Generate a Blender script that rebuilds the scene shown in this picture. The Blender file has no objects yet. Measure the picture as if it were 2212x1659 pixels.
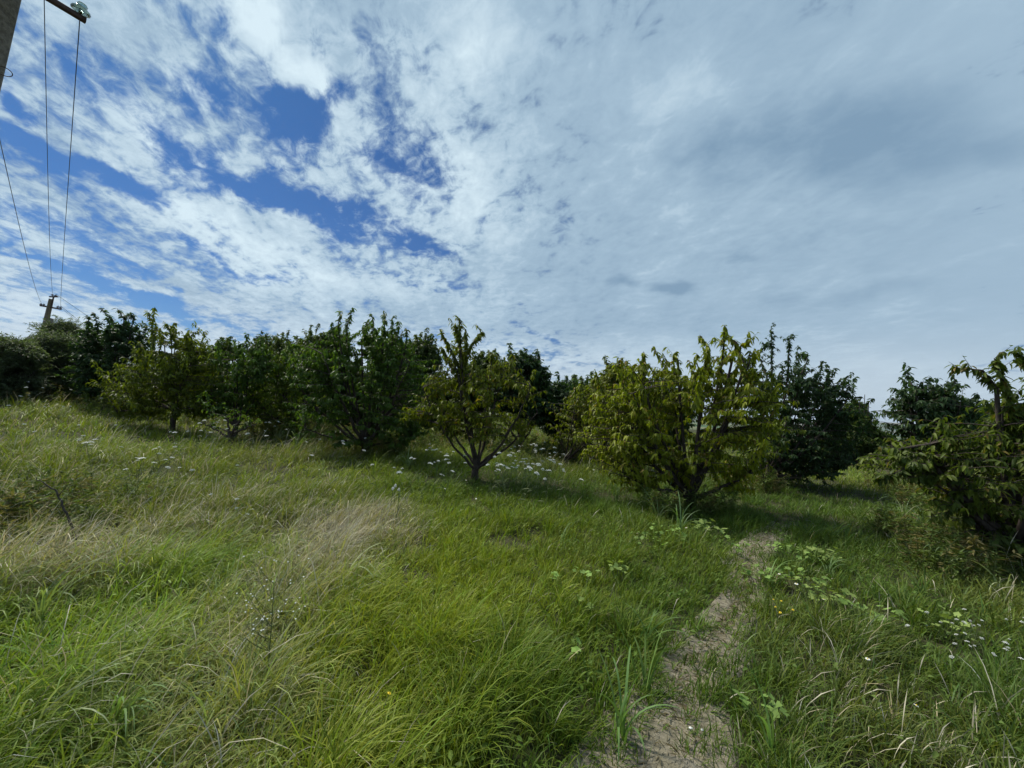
import bpy, math, random
import numpy as np
from mathutils import Vector, Matrix

S = bpy.context.scene
COL = S.collection
R = math.radians

# ---------------------------------------------------------------- camera
EYE = Vector((0.0, 0.0, 1.6))
FPX, CX, CY = 864.0, 1106.0, 829.5          # focal length and centre in a 2212 x 1659 picture
cam_d = bpy.data.cameras.new('camera')
cam = bpy.data.objects.new('camera', cam_d)
COL.objects.link(cam)
cam_d.sensor_width = 36.0
cam_d.lens = 36.0 * FPX / 2212.0
cam_d.clip_start = 0.05
cam_d.clip_end = 40000.0
CM = Matrix.Rotation(R(93.0), 4, 'X') @ Matrix.Rotation(R(4.0), 4, 'Z')
cam.matrix_world = Matrix.Translation(EYE) @ CM
S.camera = cam
CR = CM.to_3x3()

def ray(px, py):
    return CR @ Vector(((px - CX) / FPX, (CY - py) / FPX, -1.0))

def at(px, py, depth):
    """world point seen at (px, py) at the given distance along the view axis"""
    return EYE + ray(px, py) * depth

# ---------------------------------------------------------------- colour management, exposure
S.view_settings.view_transform = 'Standard'
S.view_settings.look = 'None'
S.view_settings.gamma = 1.0
S.view_settings.exposure = 0.5
S.cycles.max_bounces = 6
S.cycles.diffuse_bounces = 2
S.cycles.glossy_bounces = 2
S.cycles.transmission_bounces = 5
S.cycles.transparent_max_bounces = 8
S.cycles.caustics_reflective = False
S.cycles.caustics_refractive = False
S.cycles.use_adaptive_sampling = True
S.cycles.adaptive_threshold = 0.02

# ---------------------------------------------------------------- sun
SUN_EL, SUN_AZ = 50.0, -55.0        # azimuth measured from +Y, positive to the right
sd = Vector((math.sin(R(SUN_AZ)) * math.cos(R(SUN_EL)), math.cos(R(SUN_AZ)) * math.cos(R(SUN_EL)), math.sin(R(SUN_EL))))
sun_d = bpy.data.lights.new('sun', 'SUN')
sun_d.energy = 3.6
sun_d.angle = R(10.0)
sun_d.color = (1.0, 0.95, 0.86)
sun = bpy.data.objects.new('sun', sun_d)
COL.objects.link(sun)
sun.rotation_euler = sd.to_track_quat('Z', 'Y').to_euler()

# ---------------------------------------------------------------- sky with clouds
W = bpy.data.worlds.new('World')
S.world = W
W.use_nodes = True
W.cycles.sampling_method = 'MANUAL'
W.cycles.sample_map_resolution = 1024
nt = W.node_tree
for n in list(nt.nodes):
    nt.nodes.remove(n)

class NT:
    """short helpers for building node trees"""
    def __init__(s, tree):
        s.t = tree
    def n(s, typ, **kw):
        x = s.t.nodes.new(typ)
        for k, v in kw.items():
            setattr(x, k, v)
        return x
    def put(s, sock, v):
        if hasattr(v, 'is_linked') or hasattr(v, 'links'):
            s.t.links.new(v, sock)
        else:
            sock.default_value = v
    def m(s, op, a, b=None, c=None, clamp=False):
        x = s.n('ShaderNodeMath', operation=op, use_clamp=clamp)
        s.put(x.inputs[0], a)
        if b is not None: s.put(x.inputs[1], b)
        if c is not None: s.put(x.inputs[2], c)
        return x.outputs[0]
    def rng(s, v, a, b, c, d, smooth=True):
        x = s.n('ShaderNodeMapRange', interpolation_type='SMOOTHSTEP' if smooth else 'LINEAR')
        s.put(x.inputs[0], v)
        for i, q in enumerate((a, b, c, d)):
            s.put(x.inputs[i + 1], q)
        return x.outputs[0]
    def mix(s, f, a, b, mode='MIX'):
        x = s.n('ShaderNodeMix', data_type='RGBA', blend_type=mode)
        s.put(x.inputs[0], f); s.put(x.inputs[6], a); s.put(x.inputs[7], b)
        return x.outputs[2]
    def noise(s, vec, scale, detail=6.0, rough=0.55, dist=0.0, out=0, lac=2.0):
        x = s.n('ShaderNodeTexNoise', noise_dimensions='2D')
        s.put(x.inputs['Vector'], vec)
        x.inputs['Scale'].default_value = scale
        x.inputs['Detail'].default_value = detail
        x.inputs['Roughness'].default_value = rough
        x.inputs['Distortion'].default_value = dist
        x.inputs['Lacunarity'].default_value = lac
        return x.outputs[out]
    def xyz(s, x, y, z):
        c = s.n('ShaderNodeCombineXYZ')
        s.put(c.inputs[0], x); s.put(c.inputs[1], y); s.put(c.inputs[2], z)
        return c.outputs[0]

N = NT(nt)
tc = N.n('ShaderNodeTexCoord')
sp = N.n('ShaderNodeSeparateXYZ')
nt.links.new(tc.outputs['Generated'], sp.inputs[0])
dx, dy, dz = sp.outputs
dzp = N.m('ADD', N.m('MAXIMUM', dz, 0.0), 0.16)
PX_ = N.m('DIVIDE', dx, dzp)
PY_ = N.m('DIVIDE', dy, dzp)
# sky chart: slopes against the northward direction
dyc = N.m('MAXIMUM', dy, 0.08)
U = N.m('DIVIDE', dx, dyc)
V = N.m('DIVIDE', dz, dyc)
UV0 = N.xyz(U, V, 0.0)
# ragged edges: the chart coordinates are shaken by noise
wn = N.n('ShaderNodeTexNoise', noise_dimensions='2D'); nt.links.new(UV0, wn.inputs['Vector'])
wn.inputs['Scale'].default_value = 5.0; wn.inputs['Detail'].default_value = 4.0
wv = N.n('ShaderNodeVectorMath', operation='MULTIPLY_ADD')
nt.links.new(wn.outputs['Color'], wv.inputs[0]); wv.inputs[1].default_value = (0.16, 0.12, 0.0); wv.inputs[2].default_value = (-0.08, -0.06, 0.0)
wa = N.n('ShaderNodeVectorMath', operation='ADD')
nt.links.new(UV0, wa.inputs[0]); nt.links.new(wv.outputs[0], wa.inputs[1])
UV = wa.outputs[0]

def chart(px, py):
    d = ray(px, py)
    return d.x / d.y, d.z / d.y

def blob(px, py, rx, ry, ang, wgt, acc, soft=0.0):
    """adds an oval patch of cloud (or of blue) at a place in the sky"""
    u, v = chart(px, py)
    mp = N.n('ShaderNodeMapping', vector_type='TEXTURE')
    nt.links.new(UV, mp.inputs[0])
    mp.inputs[1].default_value = (u, v, 0)
    mp.inputs[2].default_value = (0, 0, R(ang))
    mp.inputs[3].default_value = (rx / FPX, ry / FPX, 1)
    ln = N.n('ShaderNodeVectorMath', operation='LENGTH')
    nt.links.new(mp.outputs[0], ln.inputs[0])
    f = N.rng(ln.outputs['Value'], soft, 1.0, wgt, 0.0)
    return f if acc is None else N.m('ADD', acc, f)

# amount of cloud: (x, y, rx, ry, tilt, weight)
cov = None
for b in [
    (1750, 350, 950, 1000, 0, 0.90), (1100, 30, 260, 500, 25, 0.20), (950, 690, 900, 90, 0, 0.35), (850, 10, 520, 130, 0, 0.40), (1200, 600, 420, 130, -8, 0.36), (720, 600, 420, 70, -14, 0.30), (260, 40, 320, 90, -20, 0.25), (640, 440, 200, 60, -15, -0.2), (600, 250, 120, 120, 0, -0.15),
    (640, 250, 130, 190, 0, -0.55), (430, 210, 130, 80, -30, -0.45), (640, 430, 320, 75, -18, -0.52),
    (330, 250, 120, 60, -35, -0.15), (250, 390, 230, 30, -22, -0.55), (100, 330, 210, 32, -24, -0.60), (40, 230, 90, 40, -30, -0.60),
    (430, 330, 200, 60, -25, -0.30), (900, 510, 150, 42, -22, -0.50), (830, 370, 110, 50, -30, -0.35),
    (730, 200, 60, 70, 30, -0.35), (160, 590, 330, 26, -12, -0.62), (330, 655, 190, 26, -12, -0.66),
    (420, 545, 120, 18, -22, -0.42), (560, 600, 110, 24, -8, -0.30), (1190, 720, 140, 12, -4, -0.55), (20, 500, 70, 22, -20, -0.4),
    # clouds put back
    (540, 60, 95, 85, -40, 0.55), (650, 150, 85, 80, -45, 0.85), (740, 130, 40, 60, 20, 0.45),
    (330, 200, 260, 60, -38, 0.24), (300, 340, 190, 36, -38, 0.22), (520, 365, 110, 32, -30, 0.42), (640, 395, 80, 22, -10, 0.30),
    (180, 370, 170, 22, -24, 0.35), (130, 290, 150, 22, -35, 0.20), (470, 260, 60, 60, 0, 0.22),
    (60, 565, 180, 16, -8, 0.55), (400, 625, 130, 20, -6, 0.45), (600, 500, 260, 50, -20, 0.30), (150, 450, 260, 50, -18, 0.35),
    ]:
    cov = blob(*b, cov)

# brightness of the cloud layer
bri = None
for b in [
    (540, 50, 150, 110, -40, 0.65), (660, 150, 110, 90, -30, 0.65), (330, 300, 330, 150, -35, 0.32), (950, 380, 300, 170, -25, 0.32),
    (560, 540, 480, 100, -18, 0.42), (120, 470, 300, 80, -15, 0.38), (900, 640, 420, 60, -4, 0.20), (1050, 100, 240, 140, 20, 0.22),
    (60, 680, 300, 60, -5, 0.30), (1150, 760, 500, 40, 5, 0.22), (1500, 190, 260, 120, 20, 0.16),
    (1850, 300, 520, 190, 12, -0.42), (2150, 330, 260, 90, 15, -0.20), (1750, 500, 420, 40, 12, -0.10), (1560, 320, 160, 60, 25, -0.16),
    (1370, 607, 70, 20, 4, -0.42), (1475, 625, 75, 22, 4, -0.48), (1600, 550, 60, 22, 6, -0.26),
    (1850, 640, 320, 30, 10, -0.12), (230, 60, 260, 60, -25, -0.12), (1000, 650, 150, 40, 10, -0.14), (1950, 790, 300, 40, 6, 0.12),
    ]:
    bri = blob(*b, bri)

# cloud texture drawn out along the wind, on a flat layer overhead
L1 = N.xyz(N.m('MULTIPLY', PX_, 1.0), N.m('MULTIPLY', PY_, 0.42), 0.3)
L3 = N.xyz(N.m('ADD', PX_, N.m('MULTIPLY', PY_, 0.30)), N.m('MULTIPLY', PY_, 0.85), 0.0)
L2 = N.xyz(N.m('ADD', N.m('MULTIPLY', PX_, 1.0), N.m('MULTIPLY', PY_, 0.10)), N.m('MULTIPLY', PY_, 0.62), 4.7)
n1 = N.noise(L1, 1.25, 6.0, 0.58, 0.35)
n2 = N.noise(L2, 5.5, 6.0, 0.62, 0.3)
n3 = N.noise(L3, 17.0, 4.0, 0.66, 0.3)
# broken, rippled cloud on the left; smooth overcast on the right
calm = N.rng(cov, -0.25, 0.45, 0.0, 1.0)
amp = N.rng(N.m('ADD', calm, N.m('MULTIPLY', U, 0.35)), 0.6, 1.4, 1.0, 0.26, False)
tex = N.m('ADD', N.m('ADD', N.m('MULTIPLY', N.m('SUBTRACT', n1, 0.5), 0.9), N.m('MULTIPLY', N.m('SUBTRACT', n2, 0.5), 1.5)), N.m('MULTIPLY', N.m('SUBTRACT', n3, 0.5), 1.0))
field = N.m('ADD', tex, N.m('ADD', N.m('ADD', cov, 0.20), N.rng(dz, 0.02, 0.14, 0.55, 0.0)))
dens = N.rng(field, -0.20, 0.44, 0.0, 1.0)
thick = N.rng(field, 0.30, 1.0, 0.0, 1.0)

sky = N.n('ShaderNodeTexSky', sky_type='NISHITA')
sky.sun_disc = False
sky.sun_elevation = R(SUN_EL)
sky.sun_rotation = R(SUN_AZ)
sky.altitude = 400.0
sky.air_density = 1.0
sky.dust_density = 0.6
sky.ozone_density = 1.6
STR = 0.10
blue = N.mix(1.0, sky.outputs[0], (0.070, 0.25, 0.48, 1), 'MULTIPLY')
def k(r, g, b):
    return (r * 0.78 / STR, g * 0.78 / STR, b * 0.78 / STR, 1)
grey = k(0.19, 0.305, 0.425)
mid = k(0.36, 0.495, 0.61)
white = k(0.66, 0.80, 0.87)
bn = N.m('MULTIPLY', amp, N.m('ADD', N.m('ADD', N.m('MULTIPLY', N.m('SUBTRACT', n1, 0.5), 1.1), N.m('MULTIPLY', N.m('SUBTRACT', n2, 0.5), 1.3)), N.m('MULTIPLY', N.m('SUBTRACT', n3, 0.5), 0.9)))
bval = N.m('ADD', N.m('ADD', bri, bn), 0.46)
bval = N.m('SUBTRACT', bval, N.m('MULTIPLY', thick, 0.06))
c1 = N.mix(N.rng(bval, 0.0, 0.55, 0.0, 1.0, False), grey, mid)
cc = N.mix(N.rng(bval, 0.5, 1.15, 0.0, 1.0, False), c1, white)
low = N.rng(dz, 0.0, 0.22, 0.7, 0.0)
cc = N.mix(low, cc, k(0.74, 0.83, 0.87))
out = N.mix(N.m('MULTIPLY', dens, 0.97), blue, cc)
# below the horizon the air is a plain grey-green
out = N.mix(N.rng(dz, -0.06, -0.01, 1.0, 0.0), out, k(0.12, 0.15, 0.12))
bg = N.n('ShaderNodeBackground')
nt.links.new(out, bg.inputs[0])
bg.inputs[1].default_value = STR
wo = N.n('ShaderNodeOutputWorld')
nt.links.new(bg.outputs[0], wo.inputs[0])

# ================================================================ helpers
rng = np.random.default_rng(11)

def _hash(ix, iy, seed):
    h = (ix.astype(np.int64) * 374761393 + iy.astype(np.int64) * 668265263 + seed * 1442695041) & 0xffffffff
    h = ((h ^ (h >> 13)) * 1274126177) & 0xffffffff
    h = h ^ (h >> 16)
    return (h & 0xffffff) / float(0xffffff)

def vnoise(x, y, seed=0):
    x = np.asarray(x, float); y = np.asarray(y, float)
    ix = np.floor(x); iy = np.floor(y)
    fx = x - ix; fy = y - iy
    fx = fx * fx * (3 - 2 * fx); fy = fy * fy * (3 - 2 * fy)
    a = _hash(ix, iy, seed); b = _hash(ix + 1, iy, seed)
    c = _hash(ix, iy + 1, seed); d = _hash(ix + 1, iy + 1, seed)
    return (a * (1 - fx) + b * fx) * (1 - fy) + (c * (1 - fx) + d * fx) * fy

def fbm(x, y, seed=0, oct=4):
    s = 0.0; a = 0.5; t = 0.0
    for i in range(oct):
        s = s + a * vnoise(x * 2 ** i + 17.3 * i, y * 2 ** i - 9.1 * i, seed + i); t += a; a *= 0.5
    return s / t

def sstep(a, b, x):
    t = np.clip((x - a) / (b - a), 0, 1)
    return t * t * (3 - 2 * t)

def terrain(x, y):
    x = np.asarray(x, float); y = np.asarray(y, float)
    r = np.hypot(x, y)
    z = 0.10 * (fbm(x * 0.45, y * 0.45, 3, 3) - 0.5) * sstep(0.5, 3, r)
    z = z + 0.9 * sstep(-3.0, -24.0, x)
    z = z - 30.0 * sstep(50.0, 420.0, r) + 3.0 * (fbm(x * 0.004, y * 0.004, 8, 3) - 0.5) * sstep(200, 900, r)
    return z

def gp(px, py, h=0.0):
    """ground point (plus h) seen at a pixel"""
    d = ray(px, py); t = 0.5; step = 0.25
    p = EYE + d * t
    while t < 80:
        p = EYE + d * t
        if p.z < float(terrain(p.x, p.y)) + h:
            lo, hi = t - step, t
            for _ in range(20):
                m = (lo + hi) / 2; p = EYE + d * m
                if p.z < float(terrain(p.x, p.y)) + h: hi = m
                else: lo = m
            return p
        t += step
    return p

def gx(px, depth):
    """ground point in a picture column at a distance"""
    lo, hi = 300.0, 2500.0
    for _ in range(40):
        m = (lo + hi) / 2; p = at(px, m, depth)
        if p.z > float(terrain(p.x, p.y)): lo = m
        else: hi = m
    return p

def depth_of(p):
    return (CR.transposed() @ (Vector(p) - EYE)).z * -1.0

def link(o, parent=None):
    COL.objects.link(o)
    if parent is not None: o.parent = parent
    return o

def tag(o, label=None, cat=None, group=None, kind=None):
    if label: o['label'] = label
    if cat: o['category'] = cat
    if group: o['group'] = group
    if kind: o['kind'] = kind
    return o

def empty(name, loc, rz=0.0):
    o = bpy.data.objects.new(name, None)
    o.empty_display_size = 0.1
    o.location = loc; o.rotation_euler = (0, 0, rz)
    return link(o)

def mesh_np(name, verts, faces, cols=None, mats=None, parent=None, origin=None, smooth=False, midx=None):
    """one mesh object out of numpy arrays; faces all have the same number of corners"""
    verts = np.asarray(verts, np.float32).reshape(-1, 3)
    if origin is not None: verts = verts - np.asarray(origin, np.float32)
    faces = np.asarray(faces, np.int32)
    k = faces.shape[1]; nf = faces.shape[0]
    me = bpy.data.meshes.new(name)
    me.vertices.add(len(verts)); me.vertices.foreach_set('co', verts.ravel())
    me.loops.add(nf * k); me.loops.foreach_set('vertex_index', faces.ravel())
    me.polygons.add(nf)
    me.polygons.foreach_set('loop_start', np.arange(0, nf * k, k, dtype=np.int32))
    me.polygons.foreach_set('loop_total', np.full(nf, k, np.int32))
    if smooth: me.polygons.foreach_set('use_smooth', np.ones(nf, bool))
    if midx is not None: me.polygons.foreach_set('material_index', np.asarray(midx, np.int32))
    if cols is not None:
        a = me.attributes.new('col', 'FLOAT_COLOR', 'POINT')
        c = np.ones((len(verts), 4), np.float32); c[:, :3] = cols
        a.data.foreach_set('color', c.ravel())
    me.update(calc_edges=True)
    for m in (mats if isinstance(mats, (list, tuple)) else [mats]):
        if m is not None: me.materials.append(m)
    o = bpy.data.objects.new(name, me)
    if origin is not None and parent is None: o.location = origin
    return link(o, parent)

def quads_to_tris(q):
    q = np.asarray(q)
    return np.concatenate([q[:, [0, 1, 2]], q[:, [0, 2, 3]]])

# ---------------------------------------------------------------- materials
def new_mat(name):
    m = bpy.data.materials.new(name); m.use_nodes = True
    t = m.node_tree
    for n in list(t.nodes): t.nodes.remove(n)
    return m, NT(t)

def finish(T, shader):
    o = T.n('ShaderNodeOutputMaterial'); T.t.links.new(shader, o.inputs[0])

def principled(T, col, rough=0.6, spec=0.4, metal=0.0, bump=None, bstr=0.3, bdist=0.02, **kw):
    p = T.n('ShaderNodeBsdfPrincipled')
    T.put(p.inputs['Base Color'], col); T.put(p.inputs['Roughness'], rough)
    p.inputs['Specular IOR Level'].default_value = spec; p.inputs['Metallic'].default_value = metal
    for kk, v in kw.items(): p.inputs[kk].default_value = v
    if bump is not None:
        b = T.n('ShaderNodeBump'); b.inputs['Strength'].default_value = bstr; b.inputs['Distance'].default_value = bdist
        T.put(b.inputs['Height'], bump); T.t.links.new(b.outputs[0], p.inputs['Normal'])
    return p.outputs[0]

def leaf_mat(name, trans=0.35, rough=0.5, spec=0.35, tint=(1.25, 1.3, 0.55)):
    m, T = new_mat(name)
    a = T.n('ShaderNodeAttribute', attribute_name='col')
    c = a.outputs['Color']
    p = principled(T, c, rough, spec)
    tr = T.n('ShaderNodeBsdfTranslucent')
    T.put(tr.inputs[0], T.mix(1.0, c, (*tint, 1), 'MULTIPLY'))
    mx = T.n('ShaderNodeMixShader'); mx.inputs[0].default_value = trans
    T.t.links.new(p, mx.inputs[1]); T.t.links.new(tr.outputs[0], mx.inputs[2])
    finish(T, mx.outputs[0])
    return m

def obj_coords(T, scale=None):
    tcx = T.n('ShaderNodeTexCoord')
    v = tcx.outputs['Object']
    if scale:
        mp = T.n('ShaderNodeMapping'); T.t.links.new(v, mp.inputs[0]); mp.inputs[3].default_value = scale
        v = mp.outputs[0]
    return v

def noise_mat(name, c1, c2, scale=8.0, rough=0.8, stretch=None, bstr=0.5, bdist=0.01, spec=0.3, metal=0.0, detail=6.0):
    m, T = new_mat(name)
    v = obj_coords(T, stretch)
    nz = T.n('ShaderNodeTexNoise'); T.t.links.new(v, nz.inputs['Vector'])
    nz.inputs['Scale'].default_value = scale; nz.inputs['Detail'].default_value = detail; nz.inputs['Roughness'].default_value = 0.65
    f = T.rng(nz.outputs[0], 0.3, 0.7, 0.0, 1.0)
    finish(T, principled(T, T.mix(f, (*c1, 1), (*c2, 1)), rough, spec, metal, nz.outputs[0], bstr, bdist))
    return m

M = {}
M['grass'] = leaf_mat('grass_blades', 0.34, 0.5, 0.16, (1.2, 1.3, 0.45))
M['dry'] = leaf_mat('dry_grass_blades', 0.25, 0.6, 0.25, (1.1, 1.05, 0.8))
M['leaf'] = leaf_mat('tree_leaves', 0.39, 0.5, 0.22, (1.2, 1.35, 0.5))
M['weed'] = leaf_mat('weed_leaves', 0.30, 0.6, 0.15)
M['bark'] = noise_mat('bark', (0.030, 0.022, 0.017), (0.085, 0.068, 0.055), 14.0, 0.9, (1, 1, 0.35), 0.9, 0.02)
M['deadwood'] = noise_mat('dead_wood', (0.028, 0.024, 0.020), (0.085, 0.075, 0.062), 30.0, 0.9, (1, 1, 0.5), 0.8, 0.01)
M['stem'] = noise_mat('green_stem', (0.07, 0.10, 0.03), (0.13, 0.16, 0.06), 30.0, 0.7)
M['petal'] = noise_mat('white_petals', (0.72, 0.74, 0.66), (0.85, 0.86, 0.82), 60.0, 0.7)
M['yellow'] = noise_mat('yellow_petals', (0.65, 0.45, 0.02), (0.8, 0.6, 0.04), 60.0, 0.6)
M['concrete'] = noise_mat('pole_concrete', (0.17, 0.145, 0.125), (0.34, 0.30, 0.26), 22.0, 0.95, None, 1.0, 0.02, detail=10.0)
M['steel'] = noise_mat('rusty_steel', (0.055, 0.035, 0.03), (0.12, 0.075, 0.06), 25.0, 0.7, None, 0.4, 0.004, 0.4, 0.4)
M['wire'] = noise_mat('grey_wire', (0.035, 0.035, 0.04), (0.07, 0.07, 0.075), 60.0, 0.5, None, 0.1, 0.001, 0.5, 0.6)

# ---------------------------------------------------------------- tubes
def tube(path, radii, sides=6):
    """verts and quads of one tube along a path; radii per point"""
    P = np.asarray(path, float); n = len(P)
    Tn = np.gradient(P, axis=0); Tn /= np.linalg.norm(Tn, axis=1)[:, None] + 1e-9
    ref = np.array([0.0, 0.0, 1.0]) if abs(Tn[0, 2]) < 0.85 else np.array([0.0, 1.0, 0.0])
    A = np.cross(Tn, ref); A /= np.linalg.norm(A, axis=1)[:, None] + 1e-9
    B = np.cross(Tn, A)
    an = np.arange(sides) * 2 * np.pi / sides
    r = np.asarray(radii, float)[:, None, None]
    Vv = P[:, None, :] + r * (np.cos(an)[None, :, None] * A[:, None, :] + np.sin(an)[None, :, None] * B[:, None, :])
    i = np.arange(n - 1)[:, None] * sides; j = np.arange(sides)[None, :]; j2 = (j + 1) % sides
    F = np.stack([i + j, i + j2, i + sides + j2, i + sides + j], -1).reshape(-1, 4)
    Vv = Vv.reshape(-1, 3)
    # closed end: collapse onto the last ring centre
    return Vv, F

class Bag:
    """gathers pieces of one mesh"""
    def __init__(s): s.v = []; s.f = []; s.c = []; s.n = 0
    def add(s, v, f, c=None):
        v = np.asarray(v, float).reshape(-1, 3); f = np.asarray(f)
        s.v.append(v); s.f.append(f + s.n); s.n += len(v)
        if c is not None:
            c = np.asarray(c, float)
            s.c.append(np.broadcast_to(c, (len(v), 3)) if c.ndim == 1 else c)
    def tube(s, path, radii, sides=6, c=None):
        v, f = tube(path, radii, sides); s.add(v, f, c)
    def build(s, name, mat, parent=None, origin=None, smooth=True):
        return mesh_np(name, np.concatenate(s.v), np.concatenate(s.f), np.concatenate(s.c) if s.c else None, mat, parent, origin, smooth)

def bez(a, b, c, n):
    t = np.linspace(0, 1, n)[:, None]
    return (1 - t) ** 2 * np.asarray(a) + 2 * t * (1 - t) * np.asarray(b) + t * t * np.asarray(c)

# ---------------------------------------------------------------- leaves
def leaves(pos, d, nrm, L, Wd, col, curl=0.5, fold=0.25, fine=True):
    """leaf blades: pos base, d direction along the leaf, nrm roughly the upper side"""
    n = len(pos)
    d = d / (np.linalg.norm(d, axis=1)[:, None] + 1e-9)
    s = np.cross(d, nrm); s /= np.linalg.norm(s, axis=1)[:, None] + 1e-9
    u = np.cross(s, d)
    L = L[:, None]; Wd = Wd[:, None]
    if fine:
        ts = [0.0, 0.34, 0.72, 1.0]
        mid = [pos + d * L * t - u * L * curl * t * t * 0.5 for t in ts]
        w1, w2 = Wd * 0.5, Wd * 0.36
        lift = u * Wd * fold
        vs = np.stack([mid[0], mid[1], mid[2], mid[3],
                       mid[1] - s * w1 + lift, mid[1] + s * w1 + lift,
                       mid[2] - s * w2 + lift * 0.8, mid[2] + s * w2 + lift * 0.8], 1)
        F = np.array([[0, 1, 4], [0, 5, 1], [1, 2, 6], [1, 6, 4], [1, 5, 7], [1, 7, 2], [2, 3, 6], [2, 7, 3]])
    else:
        m = pos + d * L * 0.45
        tip = pos + d * L - u * L * curl * 0.5
        vs = np.stack([pos, m - s * Wd * 0.5, tip, m + s * Wd * 0.5], 1)
        F = np.array([[0, 1, 2], [0, 2, 3]])
    k = vs.shape[1]
    faces = (F[None] + (np.arange(n) * k)[:, None, None]).reshape(-1, 3)
    cols = np.repeat(col, k, axis=0)
    return vs.reshape(-1, 3), faces, cols

# ---------------------------------------------------------------- trees
def grow(name, label, group, base, depth, lobes, spires=(), seed=0, nb=260, lpb=24, leafL=0.12, leafW=0.042, droop=0.9,
         cols=((0.10, 0.12, 0.02), (0.06, 0.09, 0.015)), fork=0.35, r0=0.07, limbs=6, thick=0.8, fine=True, twig=0.32, cat='tree',
         spl=30, lean=0.0, shell=0.45, shoots=None, gaps=0.42):
    g = np.random.default_rng(seed + 100)
    base = np.asarray(base, float)
    lob = []
    for (px, py, rx, ry) in lobes:
        c = np.asarray(at(px, py, depth)); lob.append((c, rx * depth / FPX, ry * depth / FPX))
    Rmax = max(l[1] for l in lob)
    area = np.array([l[1] * l[2] for l in lob]); area /= area.sum()
    def sample(n, sh, up_=False):
        idx = g.choice(len(lob), n, p=area)
        C = np.array([lob[i][0] for i in idx]); rx = np.array([lob[i][1] for i in idx]); rz = np.array([lob[i][2] for i in idx])
        v = g.normal(size=(n, 3)); v /= np.linalg.norm(v, axis=1)[:, None]
        rad = (sh + (1 - sh) * g.random(n) ** 0.7)
        ry_ = thick * np.sqrt(rx * Rmax)
        return C + v * rad[:, None] * np.stack([rx, ry_, rz], 1)
    wood = Bag()
    fk = base + np.array([lean * fork, g.normal() * 0.04, fork])
    tr = bez(base + (0, 0, -0.12), base + np.array([g.normal() * 0.03, 0, fork * 0.5]), fk, 7)
    rr = np.linspace(r0 * 1.35, r0 * 0.95, 7); rr[0] = r0 * 1.7; rr[1] = r0 * 1.35
    wood.tube(tr, rr, 8)
    # scaffold limbs
    nodes = []
    tg = sample(limbs * 8, 0.3)
    pick = [int(g.integers(len(tg)))]
    while len(pick) < limbs:
        dmin = np.min([np.linalg.norm(tg - tg[i], axis=1) for i in pick], axis=0); pick.append(int(np.argmax(dmin)))
    ends = [tg[i] for i in pick]
    for e in ends:
        h = e - fk
        c1 = fk + np.array([h[0] * 0.55, h[1] * 0.55, max(h[2] * 0.30, 0.05)])
        c1 = c1 + g.normal(size=3) * 0.05
        st = fk + np.array([0, 0, -g.random() * fork * 0.45])
        p = bez(st, c1, e, 12)
        p[1:-1] += g.normal(size=(10, 3)) * 0.012
        r1 = r0 * g.uniform(0.42, 0.62)
        wood.tube(p, np.linspace(r1, 0.010, 12) ** 1.0, 6)
        nodes.append(p[2:])
    sp_pts = []
    for sp_ in spires:
        pts = [np.asarray(at(x, y, depth)) + np.array([0, g.normal() * 0.10, 0]) for x, y in sp_]
        c1 = np.array([pts[0][0] * 0.6 + fk[0] * 0.4, pts[0][1] * 0.5 + fk[1] * 0.5, fk[2] * 0.6 + pts[0][2] * 0.4])
        p = bez(fk, c1, pts[0], 10)
        q = np.concatenate([p] + [np.linspace(pts[i], pts[i + 1], 7)[1:] for i in range(len(pts) - 1)])
        wood.tube(q, np.linspace(r0 * 0.36, 0.004, len(q)), 6)
        nodes.append(p[3:])
        up = q[len(p) - 1:]; sp_pts.append(up)
    nodes = np.concatenate(nodes)
    T_ = sample(int(nb * 1.25), shell)
    sc_ = 1.7 / max(Rmax, 0.6)
    hole = 0.5 * vnoise(T_[:, 0] * 2.6 * sc_ + T_[:, 2] * 1.7 * sc_, T_[:, 1] * 2.6 * sc_ - T_[:, 2] * 2.1 * sc_, seed) + 0.5 * vnoise(T_[:, 0] * 2.2 * sc_ + 9, T_[:, 2] * 2.8 * sc_, seed + 5)
    keep = (T_[:, 2] > base[2] + 0.12) & (hole > gaps); T_ = T_[keep]; nb = len(T_)
    dd = T_[:, None, :] - nodes[None]
    cost = np.linalg.norm(dd, axis=2) + np.maximum(0, nodes[None, :, 2] - T_[:, None, 2]) * 1.2
    near = nodes[np.argmin(cost, axis=1)]
    P_, D_, A_ = [], [], []
    for i in range(nb):
        a, e = near[i], T_[i]
        h = e - a; ln = np.linalg.norm(h) + 1e-6
        c1 = a + h * 0.5 + np.array([0, 0, 0.10 * ln])
        out = h / ln; out[2] = out[2] * 0.5 + 0.25
        out /= np.linalg.norm(out)
        tip = e + out * twig * g.uniform(0.5, 1.1) + np.array([0, 0, -0.05])
        p = np.concatenate([bez(a, c1, e, 6), [tip * 0.5 + e * 0.5 + (0, 0, 0.02), tip]])
        wood.tube(p, np.linspace(min(0.014, 0.006 + ln * 0.008), 0.0025, 8), 4 if fine else 3)
        n = int(lpb * g.uniform(0.7, 1.3))
        t = 7 * (1 - g.random(n) ** 1.25 * 0.85)
        k0 = np.minimum(t.astype(int), 6); f = (t - k0)[:, None]
        P_.append(p[k0] * (1 - f) + p[k0 + 1] * f)
        D_.append(np.repeat(out[None], n, 0)); A_.append(np.full(n, g.random()))
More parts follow.
